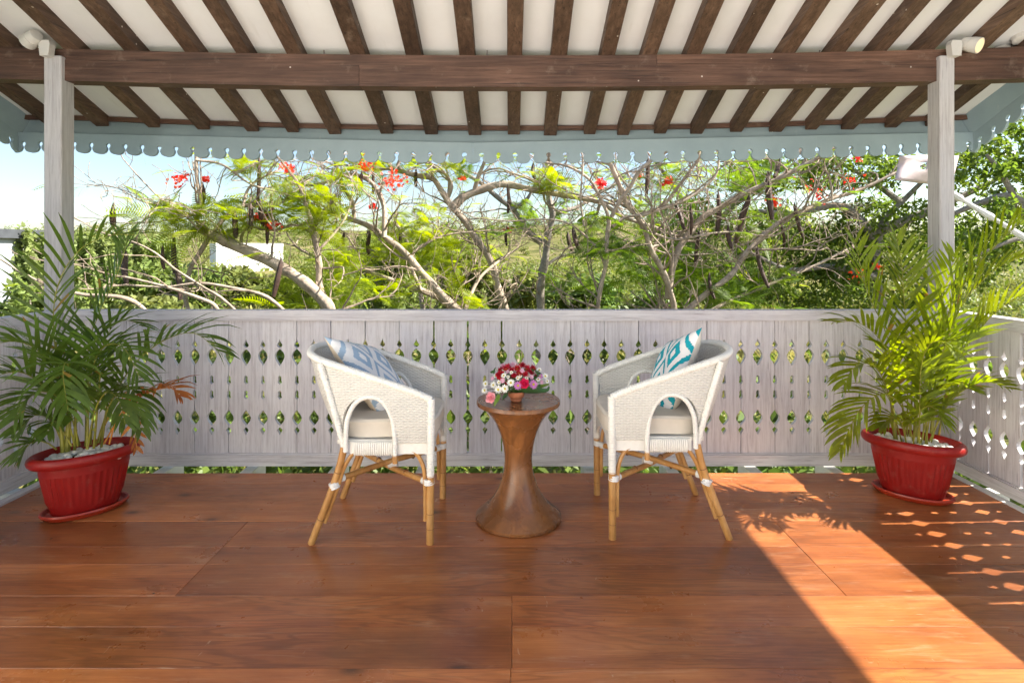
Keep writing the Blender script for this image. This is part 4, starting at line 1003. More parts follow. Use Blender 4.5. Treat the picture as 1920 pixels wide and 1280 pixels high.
RF = [([(1735,830),(1745,700),(1770,612),(1815,522),(1870,458),(1935,398)], 3.05, 2.85, .30, None, None, D(droop=.35)),
      ([(1705,830),(1670,650),(1625,545),(1610,480),(1602,445)], 3.12, 3.25, .26, None, None, D(droop=.35)), ([(1702,830),(1700,650),(1694,545),(1690,490),(1680,440)], 3.10, 3.20, .24, None, None, D(droop=.35)),
      ([(1692,832),(1656,710),(1628,682),(1600,690),(1582,722)], 3.05, 2.90, .20, None, None, D(droop=.9)), ([(1714,832),(1692,764),(1656,738),(1612,768),(1572,848)], 3.0, 2.80, .20, None, None, D(droop=1.0)),
      ([(1745,832),(1790,690),(1842,612),(1884,572),(1935,545)], 3.02, 2.75, .26, None, None, D(droop=.5)), ([(1740,832),(1775,762),(1812,728),(1852,716),(1892,728)], 3.02, 2.72, .15, None, None, D(droop=.7)),
      ([(1726,832),(1752,740),(1786,718),(1832,735)], 3.0, 2.85, .16, None, None, D(droop=.3)), ([(1700,832),(1682,700),(1646,632),(1606,604),(1566,605)], 3.08, 3.0, .23, None, None, D(droop=.7)),
      ([(1720,832),(1732,720),(1758,652),(1802,628),(1846,604)], 3.0, 2.85, .22, None, None, D(droop=.5)), ([(1712,834),(1722,775),(1748,762),(1772,796)], 2.98, 2.86, .14, None, None, D(nl=16, droop=1.0)),
      ([(1700,834),(1690,792),(1672,780),(1650,802)], 3.0, 2.9, .13, None, None, D(nl=16, droop=1.0)), ([(1730,832),(1742,640),(1762,565),(1782,510),(1792,470)], 3.12, 3.15, .24, None, None, D(droop=.4)),
      
      ([(1735,832),(1760,690),(1800,580),(1860,510),(1920,480)], 3.0, 2.78, .24, None, None, D(droop=.5)), ([(1724,832),(1726,700),(1740,650),(1765,640),(1790,665)], 2.95, 2.75, .18, None, None, D(droop=.9))]
RF = [tuple((M['palm_r'] if (q is None and i == 4) else M['rachis'] if (q is None and i == 5) else q) for i, q in enumerate(f)) for f in RF]
palm('dark green potted palm with drooping fronds and one orange dead frond', LP, LF, M['palm'],
     [(118, 848, 640, -14, .008), (126, 846, 700, 8, .011), (140, 846, 690, 4, .006), (164, 842, 700, 2, .005), (176, 840, 700, 12, .005), (190, 838, 730, 14, .005)], 3,
     None)
palm('sunlit yellow green potted palm with upright fronds', RP, RF, M['palm_r'],
     [(1680, 828, 700, -14, .009), (1706, 836, 690, 6, .005), (1716, 838, 700, 2, .010), (1738, 840, 720, -4, .005), (1745, 842, 700, 10, .009), (1756, 838, 740, 18, .005)], 5, None)

# ------------------------------------------------------------------ garden trees
def leaf_proto(np_=13, w=.024, lw=.010):
    """feathery twice-divided leaf of unit length along x: pairs of slender pinnae"""
    v, f = [], []
    def quad(a, b, c, d): n = len(v); v.extend([a, b, c, d]); f.append((n, n+1, n+2, n+3))
    def z(x): return -.42 * x * x
    for k in range(4): quad((k/4, -.004, z(k/4)), (k/4, .004, z(k/4)), ((k+1)/4, .003, z((k+1)/4)), ((k+1)/4, -.003, z((k+1)/4)))
    for k in range(np_):
        t = .16 + .82 * k / (np_ - 1); L = .30 * math.sin(math.pi * min(1, .22 + .70 * t)) + .05
        for sd in (-1, 1):
            dx, dy = .42 * L, sd * .92 * L; px_, py_ = -.92 * w, sd * .42 * w
            a = (t - px_ * .3, 0, z(t)); b = (t + px_ * .3, 0, z(t))
            m1 = (t + dx*.5 - px_, dy*.5, z(t) - .03 * L); m2 = (t + dx*.5 + px_, dy*.5, z(t) - .03 * L)
            e1 = (t + dx - px_*.35, dy, z(t) - .20 * L); e2 = (t + dx + px_*.35, dy, z(t) - .20 * L)
            quad(a, b, m2, m1); quad(m1, m2, e2, e1)
    return v, f
FLV, FLF = leaf_proto()
def limb_pts(px, Y0, Y1):
    n = len(px); return [P(x, y, Y0 + (Y1 - Y0) * i / (n - 1)) for i, (x, y) in enumerate(px)]
def jitter(ps, a, rd):
    out = []
    for i, p in enumerate(ps): out.append(p + Vector((rd.gauss(0, a), rd.gauss(0, a), rd.gauss(0, a))))
    out[0] = ps[0]; return out
def flame_tree(label, seed, limbs, clumps, pods, blooms, barkm='bark', leafm='flame_leaf', twigs=26, twl=.9):
    """limbs: (points in photo pixels, near depth, far depth, width px start, end)"""
    rd = random.Random(seed); base = limb_pts(*limbs[0][:3])[0]
    root = empty('flame_tree', (base.x, base.y, terrain_h(base.x, base.y)), label, 'tree', 'flame trees beyond the railing')
    mb = MB(); paths = []
    for px, Y0, Y1, w0, w1, *bare in limbs:
        c = jitter(limb_pts(px, Y0, Y1), .012 * Y0 / 7, rd); ps = resample(cat_rom(c, 6), .05 * Y0 / 7); n = len(ps)
        r = [max(.005, ((w0 + (w1 - w0) * (i/(n-1)) ** .8) / 2) * p.y / F * (1 + .07 * math.sin(i * .9 + seed) + rd.uniform(-.03, .03))) for i, p in enumerate(ps)]
        mb.tube(ps, r, 9); paths.append((ps, r, bool(bare)))
    mb.build('trunk', M[barkm], root, smooth=True)
    tw = MB(); tips = []
    def twig(p, d, L, r, depth):
        n = max(3, int(L / .07)); ps = [p]; d = d.normalized(); curl = Vector((rd.uniform(-1, 1), rd.uniform(-1, 1), rd.uniform(-.4, 1))) * .22
        for i in range(n):
            d = (d + curl + Vector((rd.gauss(0, .16), rd.gauss(0, .16), rd.gauss(0, .16)))).normalized(); ps.append(ps[-1] + d * (L / n))
        tw.tube(ps, [max(.003, r * (1 - .72 * i / n)) for i in range(n + 1)], 5, cap=False); tips.append((ps[-1], d))
        if depth:
            for _ in range(rd.choice((1, 2, 2, 3))):
                i = rd.randint(n // 3, n - 1); q = Vector((rd.uniform(-1, 1), rd.uniform(-1, 1), rd.uniform(-.6, .9)))
                twig(ps[i], (d + q * .9), L * rd.uniform(.4, .7), r * .6, depth - 1)
    tot = sum(len(p[0]) for p in paths)
    for ps, r, bare in paths:
        k = 2 if bare else max(2, int(twigs * len(ps) / tot))
        for _ in range(k):
            i = int(len(ps) * rd.uniform(.30, .99)); i = min(i, len(ps) - 2); q = Vector((rd.uniform(-1, 1), rd.uniform(-.8, .8), rd.uniform(-.5, 1)))
            T = (ps[i+1] - ps[i]).normalized(); twig(ps[i], T * .5 + q, twl * rd.uniform(.4, 1.1), min(r[i] * .55, rd.uniform(.008, .020)), 2)
        twig(ps[-1], (ps[-1] - ps[-3]), twl * .6, r[-1], 1)
    tag(tw.build('twigs', M['twig'], root, smooth=True, recalc=False), kind='stuff')
    mats = []
    for cx, cy, rx, ry, Y, n in clumps:
        c = P(cx, cy, Y); sx, sz = rx * Y / F, ry * Y / F
        left = n
        while left > 0:                                    # rosettes of leaves at shoot tips
            while True:
                a, b, e = rd.uniform(-1, 1), rd.uniform(-1, 1), rd.uniform(-1, 1)
                if a*a + b*b + e*e < 1: break
            loc = c + Vector((a * sx, b * sx * .8, e * sz * 1.25)); k = rd.randint(4, 8); left -= k
            ax = Vector((rd.gauss(.25, .5), rd.gauss(-.25, .5), 1)).normalized(); e1 = ax.orthogonal().normalized(); e2 = ax.cross(e1); ph = rd.uniform(0, 6.283); sc0 = rd.uniform(.20, .36)
            for q in range(k):
                az = ph + 6.283 * q / k + rd.uniform(-.3, .3); lift = rd.uniform(-.15, .75)
                d = e1 * math.cos(az) + e2 * math.sin(az) + ax * lift
                mats.append(np.array(basis(d, ax + Vector((rd.gauss(0, .35), rd.gauss(0, .35), rd.gauss(0, .2))), sc0 * rd.uniform(.7, 1.15), loc + d * .02)))
    for p, d in tips:
        if rd.random() < .13: mats.append(np.array(basis(Vector((d.x, d.y, .15)), (0, 0, 1), rd.uniform(.18, .34), p)))
    scatter('crown', FLV, FLF, mats, M[leafm], root)
    for (x, y0, y1, lean, w, Y) in pods:
        a = P(x, y0, Y); b = P(x + lean, y1, Y + rd.uniform(-.1, .1)); cv = Vector((rd.uniform(-.02, .02), rd.uniform(-.02, .02), 0)); ps = [a.lerp(b, t) + cv * math.sin(math.pi * t) for t in np.linspace(0, 1, 9)]
        r0 = w * .62 * Y / F; pm = MB(); pm.tube([a + Vector((0, 0, .06))] + ps, [.003] + [r0 * (.28 + .72 * math.sin(math.pi * min(.97, .10 + .84 * t)) ** .5) for t in np.linspace(0, 1, 9)], 8, oval=.8); pm.build('seed_pod', M['pod'], root, smooth=True)
    for (x, y, rpx, Y) in blooms:
        c = P(x, y, Y); r = .82 * rpx * Y / F; pm = MB()
        for _ in range(int(14 + rpx * 1.5)):
            q = Vector((rd.gauss(0, .36), rd.gauss(0, .36), rd.gauss(0, .30))) * r; petals(pm, c + q, Vector((rd.gauss(0, 1), rd.gauss(0, 1) - .3, rd.gauss(0, .6) + .6)), .021 * Y / 6.5, 5, .36, .25, 1, .1, 2)
        tag(pm.build('flower_cluster', M['petal'], root, False, recalc=False), kind='stuff')
    return root
GY0 = 1168
flame_tree('pale barked flame tree with a thick limb sawn off amid bright feathery leaves', 11, [
    ([(668,1190),(660,900),(645,680),(622,588),(600,560),(560,522),(505,488),(445,462),(392,440)], 6.6, 6.3, 30, 20),
    ([(610,572),(600,535),(596,495),(594,455),(586,425),(575,395),(566,360)], 6.55, 6.6, 16, 7),
    ([(392,442),(372,425),(366,402),(376,372),(374,338),(368,300),(366,280)], 6.3, 6.2, 9, 6),
    ([(372,402),(340,410),(300,416),(258,420)], 6.25, 6.0, 5, 2), ([(400,436),(425,405),(455,388),(500,385),(540,378)], 6.3, 6.6, 9, 4),
    ([(455,388),(470,350),(500,330),(520,320)], 6.4, 6.7, 6, 3), ([(392,445),(375,470),(355,505),(348,560),(360,600)], 6.3, 6.4, 9, 7),
    ([(366,300),(420,310),(470,345),(520,360),(560,372)], 6.2, 6.5, 5, 3), ([(590,440),(555,425),(520,430),(480,425)], 6.6, 6.9, 6, 3), ([(596,470),(625,440),(650,400),(662,360)], 6.6, 6.9, 6, 3), ([(470,610),(420,562),(380,540),(330,500),(290,470),(240,450),(200,440)], 5.8, 5.6, 6, 3, 1), ([(560,610),(500,560),(440,540),(380,535),(310,540),(250,535)], 6.1, 5.8, 8, 4, 1), ([(420,610),(405,572),(380,560),(330,548),(280,528),(230,520)], 5.6, 5.4, 9, 4, 1), ([(372,430),(340,400),(300,370),(262,335),(228,300)], 6.2, 5.9, 4, 2, 1), ([(300,620),(262,575),(225,560),(150,550),(60,520),(-10,480)], 5.4, 5.0, 10, 4, 1), ([(366,405),(310,385),(270,380),(240,360)], 6.2, 6, 4, 2, 1)],
    [(345,412,66,22,6.2,44), (405,408,50,26,6.3,46), (460,418,36,20,6.4,22), (575,376,56,36,6.6,82), (590,418,50,26,6.6,44), (470,318,44,14,6.5,24), (530,398,50,20,6.8,44), (620,480,50,18,6.9,40), (300,398,40,12,6.1,18), (640,520,60,20,7.0,40), (520,570,70,12,6.6,28), (440,300,30,10,6.4,10)],
    [(330,500,562,8,9,6.2), (527,492,556,-14,9,6.1), (470,388,438,-3,8,6.3), (488,384,424,6,8,6.3), (508,372,410,-4,7,6.4), (212,392,425,1,9,5.9), (380,352,392,-6,9,6.3), (236,480,532,2,9,6.0), (326,455,512,2,8,6.3), (500,402,458,1,6,6.4), (440,402,446,2,9,6.3), (486,300,385,-4,6,6.5), (305,470,505,3,6,6.1)],
    [(337,336,26,6.2), (484,408,26,6.4), (540,316,22,6.6), (510,420,18,6.4), (386,336,10,6.3)], twigs=130)
flame_tree('flame tree with an arching hooped branch against the sky', 23, [
    ([(930,1120),(915,850),(890,660),(868,592),(838,566),(795,545),(740,528),(690,505),(640,488),(590,478)], 7.4, 7.9, 20, 8),
    ([(868,592),(830,552),(792,508),(758,472),(722,446),(690,424),(650,408),(610,398),(560,392)], 7.4, 7.8, 17, 7),
    ([(720,446),(722,408),(716,375),(700,348),(676,328),(652,326),(625,338),(590,346),(545,348)], 7.5, 8.0, 11, 5),
    ([(664,410),(656,380),(645,350),(634,315),(620,285)], 7.7, 7.6, 8, 6), ([(790,545),(770,500),(778,470),(800,455),(840,440),(890,432)], 7.6, 8.2, 7, 3),
    ([(690,505),(670,470),(655,440)], 7.8, 8.0, 5, 3), ([(868,592),(880,555),(905,520),(940,490),(965,470)], 7.5, 8.5, 9, 4), ([(776,498),(752,470),(730,440),(735,410)], 7.6, 8.0, 5, 2)],
    [(585,352,52,24,7.6,34), (640,350,34,14,7.5,20), (790,398,46,14,8.0,26), (760,440,70,18,8.0,40), (720,470,60,22,7.9,50), (800,480,46,20,8.2,36), (720,545,70,16,7.6,40), (840,500,40,18,8.2,26), (640,560,60,14,7.6,28), (690,310,40,10,7.6,16), (880,560,50,14,7.8,24)],
    [(678,328,345,1,7,7.5), (693,440,478,-2,7,7.6), (645,440,460,0,6,7.7), (700,322,365,0,5,7.7), (750,440,470,4,6,7.9), (690,436,475,3,6,7.9)],
    [(736,338,36,7.6), (688,312,26,7.6), (700,386,10,7.7)], leafm='flame_leaf', twigs=90)
flame_tree('flame tree with a broad forked grey limb spreading right over the middle of the railing', 31, [
    ([(1000,1050),(985,820),(962,650),(944,575),(934,530),(918,492),(892,450),(865,412),(845,384),(828,356),(812,338),(790,330),(762,326),(735,316)], 8.8, 8.6, 26, 9),
    ([(848,390),(868,368),(900,355),(940,348),(985,352),(1030,362),(1080,372),(1125,382),(1170,405),(1220,428),(1290,452)], 8.7, 9.3, 17, 5),
    ([(838,374),(844,350),(838,328),(824,316)], 8.7, 8.6, 9, 6), ([(890,354),(898,330),(908,300),(914,280)], 8.8, 8.6, 9, 6), ([(735,316),(700,318),(668,314),(630,318)], 8.6, 8.6, 7, 3),
    ([(762,326),(745,308),(752,295)], 8.6, 8.5, 6, 4), ([(1025,362),(1000,340),(965,325),(930,318),(905,325)], 8.9, 9.2, 6, 2), ([(1125,382),(1110,420),(1090,445),(1060,470)], 9.0, 9.4, 6, 3)],
    [(1060,340,56,18,8.9,70), (800,318,50,10,8.6,22), (700,315,40,10,8.5,20), (860,320,40,12,8.6,20), (1010,340,30,10,8.8,16), (960,300,60,12,8.8,16)],
    [(952,352,400,0,6,8.7), (1000,310,335,3,7,8.8), (780,322,350,0,6,8.6)], [(866,334,10,8.6), (1125,345,20,8.8)], barkm='bark', leafm='flame_leaf', twigs=90)
flame_tree('grey forked tree farther out behind the middle of the railing', 43, [
    ([(1010,900),(1012,640),(1016,540),(1022,490),(1030,440),(1036,400),(1030,370),(1030,320),(1032,285)], 11.5, 11.2, 24, 10),
    ([(1014,455),(985,425),(958,395),(935,370),(905,345),(870,325),(840,310)], 11.4, 11.0, 13, 6), ([(1034,402),(1060,394),(1085,386),(1115,372),(1150,350)], 11.4, 11.8, 11, 4),
    ([(958,395),(985,375),(1000,350),(1025,318)], 11.2, 11.0, 8, 5), ([(1030,330),(1022,300),(1010,285)], 11.2, 11.0, 7, 5), ([(1020,500),(1050,480),(1090,470),(1130,470)], 11.5, 12, 6, 3)],
    [(1000,400,50,10,11.4,34), (1010,425,44,10,11.4,30), (1070,400,40,14,11.6,34), (1110,470,60,20,11.6,50), (1080,430,40,12,11.5,24), (920,430,50,14,11.8,26), (1060,520,80,20,11.6,60)],
    [(950,430,460,0,5,11.2), (1065,440,470,8,8,11)], [(952,432,12,11.3)], barkm='bark_grey', leafm='flame_leaf_deep', twigs=60, twl=1.4)
flame_tree('slender bare flame tree forking beside the teal pillow chair', 57, [
    ([(1092,1250),(1100,900),(1112,680),(1120,588),(1128,540),(1137,490),(1141,450),(1144,420),(1158,380),(1180,350),(1200,325),(1230,295)], 6.0, 5.9, 13, 7),
    ([(1142,432),(1138,405),(1126,370),(1106,340),(1080,318),(1050,306),(1020,304)], 5.9, 5.8, 8, 4), ([(1148,425),(1175,408),(1205,400),(1240,392),(1300,370),(1340,330),(1352,285)], 5.9, 6.1, 6, 4),
    ([(1135,500),(1122,470),(1100,445),(1065,420),(1020,412),(960,412),(890,408)], 6.0, 6.2, 5, 2), ([(1092,330),(1092,300),(1092,280)], 5.8, 5.8, 4, 3), ([(1095,424),(1092,380),(1092,330)], 5.85, 5.85, 4, 3)],
    [(1200,330,60,14,6.6,16), (1150,475,46,22,6.0,26), (1150,520,50,26,6.2,18), (1120,440,40,14,6.2,10)], [(1215,300,366,-3,8,6.0), (1075,430,470,12,8,6.2)], [(1130,344,10,5.9)], leafm='flame_leaf_deep', twigs=40, twl=.8)
flame_tree('flame tree with long straight grey limbs rising right from the teal pillow chair', 61, [
    ([(1290,1200),(1284,900),(1272,680),(1264,588),(1254,545),(1246,512),(1222,470),(1200,428),(1180,385),(1160,340),(1142,300),(1135,280)], 6.2, 6.0, 17, 9),
    ([(1252,560),(1256,520),(1272,470),(1290,436),(1318,408),(1350,386),(1395,364),(1440,342),(1480,322),(1530,300),(1560,285)], 6.2, 6.6, 15, 6),
    ([(1268,600),(1320,555),(1370,515),(1395,480),(1425,448),(1465,418),(1510,392),(1550,378),(1610,358),(1680,325)], 6.3, 6.9, 13, 5),
    ([(1190,405),(1215,400),(1245,385),(1280,345),(1310,300)], 6.1, 6.2, 7, 6), ([(1200,428),(1230,440),(1270,448),(1330,438),(1385,436),(1420,440)], 6.1, 6.4, 5, 3),
    ([(1210,445),(1235,470),(1275,478),(1330,478)], 6.1, 6.3, 4, 2), ([(1290,605),(1380,560),(1450,530),(1520,500),(1590,470)], 6.4, 7.2, 9, 4), ([(1560,375),(1555,345),(1545,310)], 6.6, 6.6, 5, 3), ([(1258,520),(1262,480),(1258,440),(1238,400)], 6.2, 6.2, 5, 3)],
    [(1330,350,80,20,7.2,40), (1420,330,70,20,7.4,40), (1260,400,60,20,7.2,34), (1200,500,60,30,6.6,36), (1310,500,80,40,7.0,60), (1360,560,90,22,6.8,60), (1420,420,60,24,7.4,30), (1440,520,60,30,6.8,22), (1400,560,50,16,6.4,18)],
    [(1440,330,412,8,12,6.4), (1404,374,456,-24,12,6.4), (1347,368,442,-4,9,6.4), (1462,305,332,-10,8,6.5), (1268,385,430,14,8,6.3), (1465,425,465,5,6,6.6), (1490,388,445,16,8,6.6), (1365,430,470,10,8,6.4), (1330,520,560,10,7,6.4), (1310,440,500,-6,7,6.4), (1420,470,540,22,8,6.4), (1295,392,440,0,6,6.2)],
    [(1252,340,16,6.3), (1452,378,18,6.6)], leafm='flame_leaf_deep', twigs=110, twl=1.0)

flame_tree('light green feathery tree filling the gap behind the long straight limbs', 67, [
    ([(1330,950),(1335,640),(1325,520),(1310,440),(1290,390),(1260,350),(1230,310)], 13, 12.6, 20, 8), ([(1318,460),(1350,410),(1400,370),(1450,330),(1490,295)], 12.9, 12.4, 11, 5), ([(1328,520),(1380,490),(1440,470),(1510,440)], 13, 13.4, 9, 4), ([(1300,410),(1240,400),(1180,390),(1140,360)], 12.8, 12.4, 9, 4), ([(1325,540),(1270,500),(1220,470),(1180,455)], 13, 13.4, 8, 4)],
    [(1240,345,70,26,12.6,80), (1330,320,80,26,12.6,80), (1430,330,80,30,12.6,90), (1180,400,60,24,12.6,80), (1260,430,80,30,13,120), (1360,420,80,34,13,130), (1450,430,80,34,13,110), (1200,500,90,34,13,120), (1310,510,90,34,13,120), (1420,520,90,34,13,110), (1520,340,50,26,12.6,50), (1130,330,40,16,12.6,30)],
    [], [(1200,330,10,12.5), (1380,350,10,12.5)], barkm='bark_grey', leafm='flame_leaf', twigs=70, twl=1.6)
flame_tree('feathery tree low in the dip behind the hooped branch', 69, [
    ([(800,900),(795,640),(790,560),(780,500),(765,455),(745,425)], 14, 13.8, 16, 6), ([(785,520),(820,480),(860,455),(900,440)], 14, 14.2, 8, 4), ([(780,500),(740,480),(700,470),(660,462)], 14, 13.6, 8, 4)],
    [(760,430,80,18,14,110), (850,450,70,20,14,80), (690,460,60,20,14,70), (780,490,100,26,14,110), (900,480,60,24,14,60), (650,500,60,22,14,60)], [], [], barkm='bark_grey', leafm='flame_leaf', twigs=40, twl=1.5)

# broad leaved evergreen trees, leaf by leaf
BLV = [(0, 0, 0), (.5, -.24, .04), (1, 0, -.08), (.5, .24, .04)]; BLF = [(0, 1, 2, 3)]
def broad_tree(label, seed, base, h, limbs, blobs, leafm, lsize, cat='tree', name='evergreen_tree', barkm='bark_grey', nm='crown', group='trees and bushes behind the flame trees'):
    rd = np.random.default_rng(seed); r0 = random.Random(seed)
    bx, by = base; bz = float(terrain_h(bx, by)); root = empty(name, (bx, by, bz), label, cat, group)
    mb = MB()
    for ps, r in limbs:
        c = cat_rom([Vector(p) for p in ps], 6); mb.tube(c, [r * (1 - .7 * i / len(c)) for i in range(len(c))], 8)
    mb.build('trunk', M[barkm], root, smooth=True)
    mats = leaf_mats(rd, blobs, lsize)
    scatter(nm, BLV, BLF, mats, M[leafm], root); return root
def leaf_mats(rd, blobs, ls):
    """leaves spread through lumpy blobs: (centre, (rx, ry, rz), count)"""
    out = []
    for c, rr, n in blobs:
        k = max(6, n // 34); cc = rd.normal(0, 1, (k, 3)); cc /= np.linalg.norm(cc, axis=1)[:, None]; cc *= rd.uniform(.35, 1.0, (k, 1)) ** .5
        ci = rd.integers(0, k, n); pos = cc[ci] + rd.normal(0, .16, (n, 3)); pos = np.asarray(c) + pos * np.asarray(rr)
        d = rd.normal(0, 1, (n, 3)); d[:, 2] -= .25; d /= np.linalg.norm(d, axis=1)[:, None]
        u = rd.normal(0, .6, (n, 3)) + np.array([0, 0, 1.0]); s = np.cross(d, u); s /= np.linalg.norm(s, axis=1)[:, None]; u = np.cross(s, d)
        sc = ls * rd.uniform(.6, 1.3, n)[:, None]; Mx = np.zeros((n, 4, 4)); Mx[:, :3, 0] = d * sc; Mx[:, :3, 1] = s * sc; Mx[:, :3, 2] = u * sc; Mx[:, :3, 3] = pos; Mx[:, 3, 3] = 1
        out.append(Mx)
    return np.concatenate(out)
def blobs_px(lst):
    """(px, py, rx px, ry px, depth, count)"""
    return [(tuple(P(x, y, Y)), (rx*Y/F, rx*Y/F*.8, ry*Y/F), n) for x, y, rx, ry, Y, n in lst]
def lp(pts, Y): return [tuple(P(x, y, Y)) for x, y in pts]
broad_tree('dark broad leaved tree with red blooms behind the sunlit palm', 71, tuple(P(1620, 900, 10.5))[:2], 8, [
    (lp([(1660,880),(1655,600),(1640,500),(1655,420),(1690,380),(1740,330)], 10.5), .11), (lp([(1650,460),(1600,400),(1560,385),(1500,400),(1420,395)], 10.5), .09), (lp([(1655,430),(1720,405),(1800,370),(1900,320)], 10.4), .10), (lp([(1640,520),(1560,500),(1480,505),(1400,470)], 10.3), .07), (lp([(1690,380),(1620,330),(1560,300)], 10.5), .06)],
    blobs_px([(1600,320,110,34,10.6,2600), (1660,420,100,50,10.8,2600), (1560,470,90,60,10.9,2600), (1520,540,110,50,10.6,2600), (1440,440,90,60,11.5,2000), (1350,520,100,60,11.5,2400), (1850,310,90,50,10.0,1700), (1880,420,80,60,10.6,1700), (1800,480,90,60,11,1900), (1700,540,100,50,11,1900), (1660,620,200,60,10.8,2200), (1420,330,80,36,11.6,1300), (1300,420,70,50,12,1200), (1240,480,70,50,12,1500)]), 'ever_leaf', .105)
rt = bpy.data.objects['evergreen_tree']
for x, y, rp in ((1525,352,24), (1590,338,16), (1606,516,18), (1540,370,14), (1610,300,10), (1645,500,10)):
    pm = MB(); c = P(x, y, 9.6)
    for _ in range(18):
        q = Vector((random.gauss(0, .5), random.gauss(0, .5), random.gauss(0, .4))) * rp * 9.6 / F; petals(pm, c + q, Vector((random.gauss(0, 1), random.gauss(0, 1) - .4, random.gauss(0, .6) + .4)), .028, 5, .34, .25, 1, .1, 2)
    tag(pm.build('flower_cluster', M['petal'], rt, False, recalc=False), kind='stuff')
broad_tree('loose leafy tree reaching past the far end of the roof beside the lit spotlight', 73, tuple(P(2050, 900, 7.5))[:2], 7, [
    (lp([(2060,900),(2050,650),(2000,520),(1960,430),(1900,370),(1840,380),(1790,400)], 7.6), .09), (lp([(1990,500),(1930,420),(1880,330),(1850,290)], 7.6), .06), (lp([(1960,440),(1900,450),(1830,480)], 7.4), .04)],
    blobs_px([(1850,300,60,40,7.6,300), (1900,280,60,50,7.7,420), (1870,390,70,40,7.6,260), (1930,350,60,60,7.8,320), (1960,250,70,50,7.8,420), (1830,460,50,40,7.8,200), (1990,420,90,90,7.8,600)]), 'ever_leaf', .10, barkm='bark_grey')
# mid distance bushes and small trees, each one its own
bl = [('low sprawling bush in front of the white building', (470, 528), 44, (130, 30), 3000, 'shrub_leaf'), ('yellow green bush below the left end of the white building', (330, 520), 34, (110, 34), 2600, 'vine_leaf'), ('round olive green bush behind the thick sawn limb', (560,540), 22, (70,36), 1800, 'shrub_leaf'), ('tall bamboo green thicket in the dip behind the hooped branch', (745,480), 24, (70,45), 2800, 'vine_leaf'),
      ('pale green bush between the hooped branch and the forked limb', (860,500), 21, (70,50), 2400, 'shrub_leaf'), ('dry yellowish bush below the grey forked tree', (990,540), 20, (80,44), 2400, 'shrub_leaf'),
      ('deep green bush behind the slender bare tree', (1090,545), 16, (80,44), 2400, 'cover_leaf'), ('leafy bush low behind the teal pillow chair', (1230,570), 15, (90,40), 2400, 'cover_leaf'),
      ('bright bush low beside the drooping palm', (60,560), 14, (90,36), 1800, 'vine_leaf'), ('small bush below the stubby cut branches', (300,578), 20, (90,22), 1200, 'shrub_leaf')]
for k, (lab, (x, y), Y, (rx, ry), n, lm) in enumerate(bl):
    b = P(x, y, Y); gz = float(terrain_h(b.x, b.y)); bb = [((b.x + random.uniform(-.5, .5) * rx*Y/F, b.y + random.uniform(-1, 1), b.z + random.uniform(-.4, .3) * ry*Y/F), (rx*Y/F*.55, rx*Y/F*.5, ry*Y/F*.65), n // 5) for _ in range(4)]
    bb.append(((b.x, b.y, (b.z + gz) / 2), (rx*Y/F*.8, rx*Y/F*.6, max(.3, (b.z - gz) / 2)), n // 2))
    broad_tree(lab, 80 + k, (b.x, b.y), 2, [([(b.x, b.y, gz), (b.x + .05, b.y, (gz + b.z)/2), (b.x - .05, b.y, b.z)], .05)], bb, lm, .016 * Y * .85, 'bush', 'bush')
# vine covered wall and buildings far behind
vw = empty('vine_wall', tuple(P(200, 560, 36)), 'long wall smothered in green creeper behind the drooping palm', 'wall')
a, b = P(24, 434, 36), P(330, 452, 44)
mb = MB(); gz0, gz1 = float(terrain_h(a.x, a.y)), float(terrain_h(b.x, b.y))
dv = Vector((b.x - a.x, b.y - a.y, 0)).normalized(); nv = Vector((-dv.y, dv.x, 0)) * .3
for p, g in ((a, gz0), (b, gz1)): mb.v += [(p.x, p.y, g - .3), (p.x, p.y, p.z - .45), (p.x + nv.x, p.y + nv.y, p.z - .45), (p.x + nv.x, p.y + nv.y, g - .3)]
for k in range(4): mb.face((k, (k+1) % 4, 4 + (k+1) % 4, 4 + k))
mb.face((0, 1, 2, 3)); mb.face((4, 5, 6, 7)); mb.build('masonry', M['stucco'], vw)
rdv = np.random.default_rng(5); n = 15000; t = rdv.random(n); hh = rdv.random(n) ** .85
base = np.outer(1 - t, [a.x, a.y, 0]) + np.outer(t, [b.x, b.y, 0]); zt_ = (1 - t) * a.z + t * b.z + .35 * np.sin(t * 38) * .5 + rdv.normal(0, .14, n); zb_ = (1 - t) * gz0 + t * gz1
pos = base.copy(); pos[:, 2] = zb_ + (zt_ - zb_) * hh; bul = .25 + .30 * np.sin(t * 57 + 5 * hh) + .2 * np.sin(t * 130 + 9 * hh); nvn = np.array([dv.y, -dv.x, 0]); pos += np.outer(bul + rdv.random(n) * .3, nvn)
d = rdv.normal(0, 1, (n, 3)); d[:, 2] -= .5; d /= np.linalg.norm(d, axis=1)[:, None]; u = rdv.normal(0, .5, (n, 3)) + nvn * 1.0 + np.array([0, 0, .6]); s_ = np.cross(d, u); s_ /= np.linalg.norm(s_, axis=1)[:, None]; u = np.cross(s_, d)
sc = .34 * rdv.uniform(.6, 1.3, n)[:, None]; Mx = np.zeros((n, 4, 4)); Mx[:, :3, 0] = d*sc; Mx[:, :3, 1] = s_*sc; Mx[:, :3, 2] = u*sc; Mx[:, :3, 3] = pos; Mx[:, 3, 3] = 1
scatter('creeper_leaves', BLV, BLF, Mx, M['hedge_leaf'], vw)
def spin(o, deg):
    o.rotation_euler = (0, 0, R(deg))
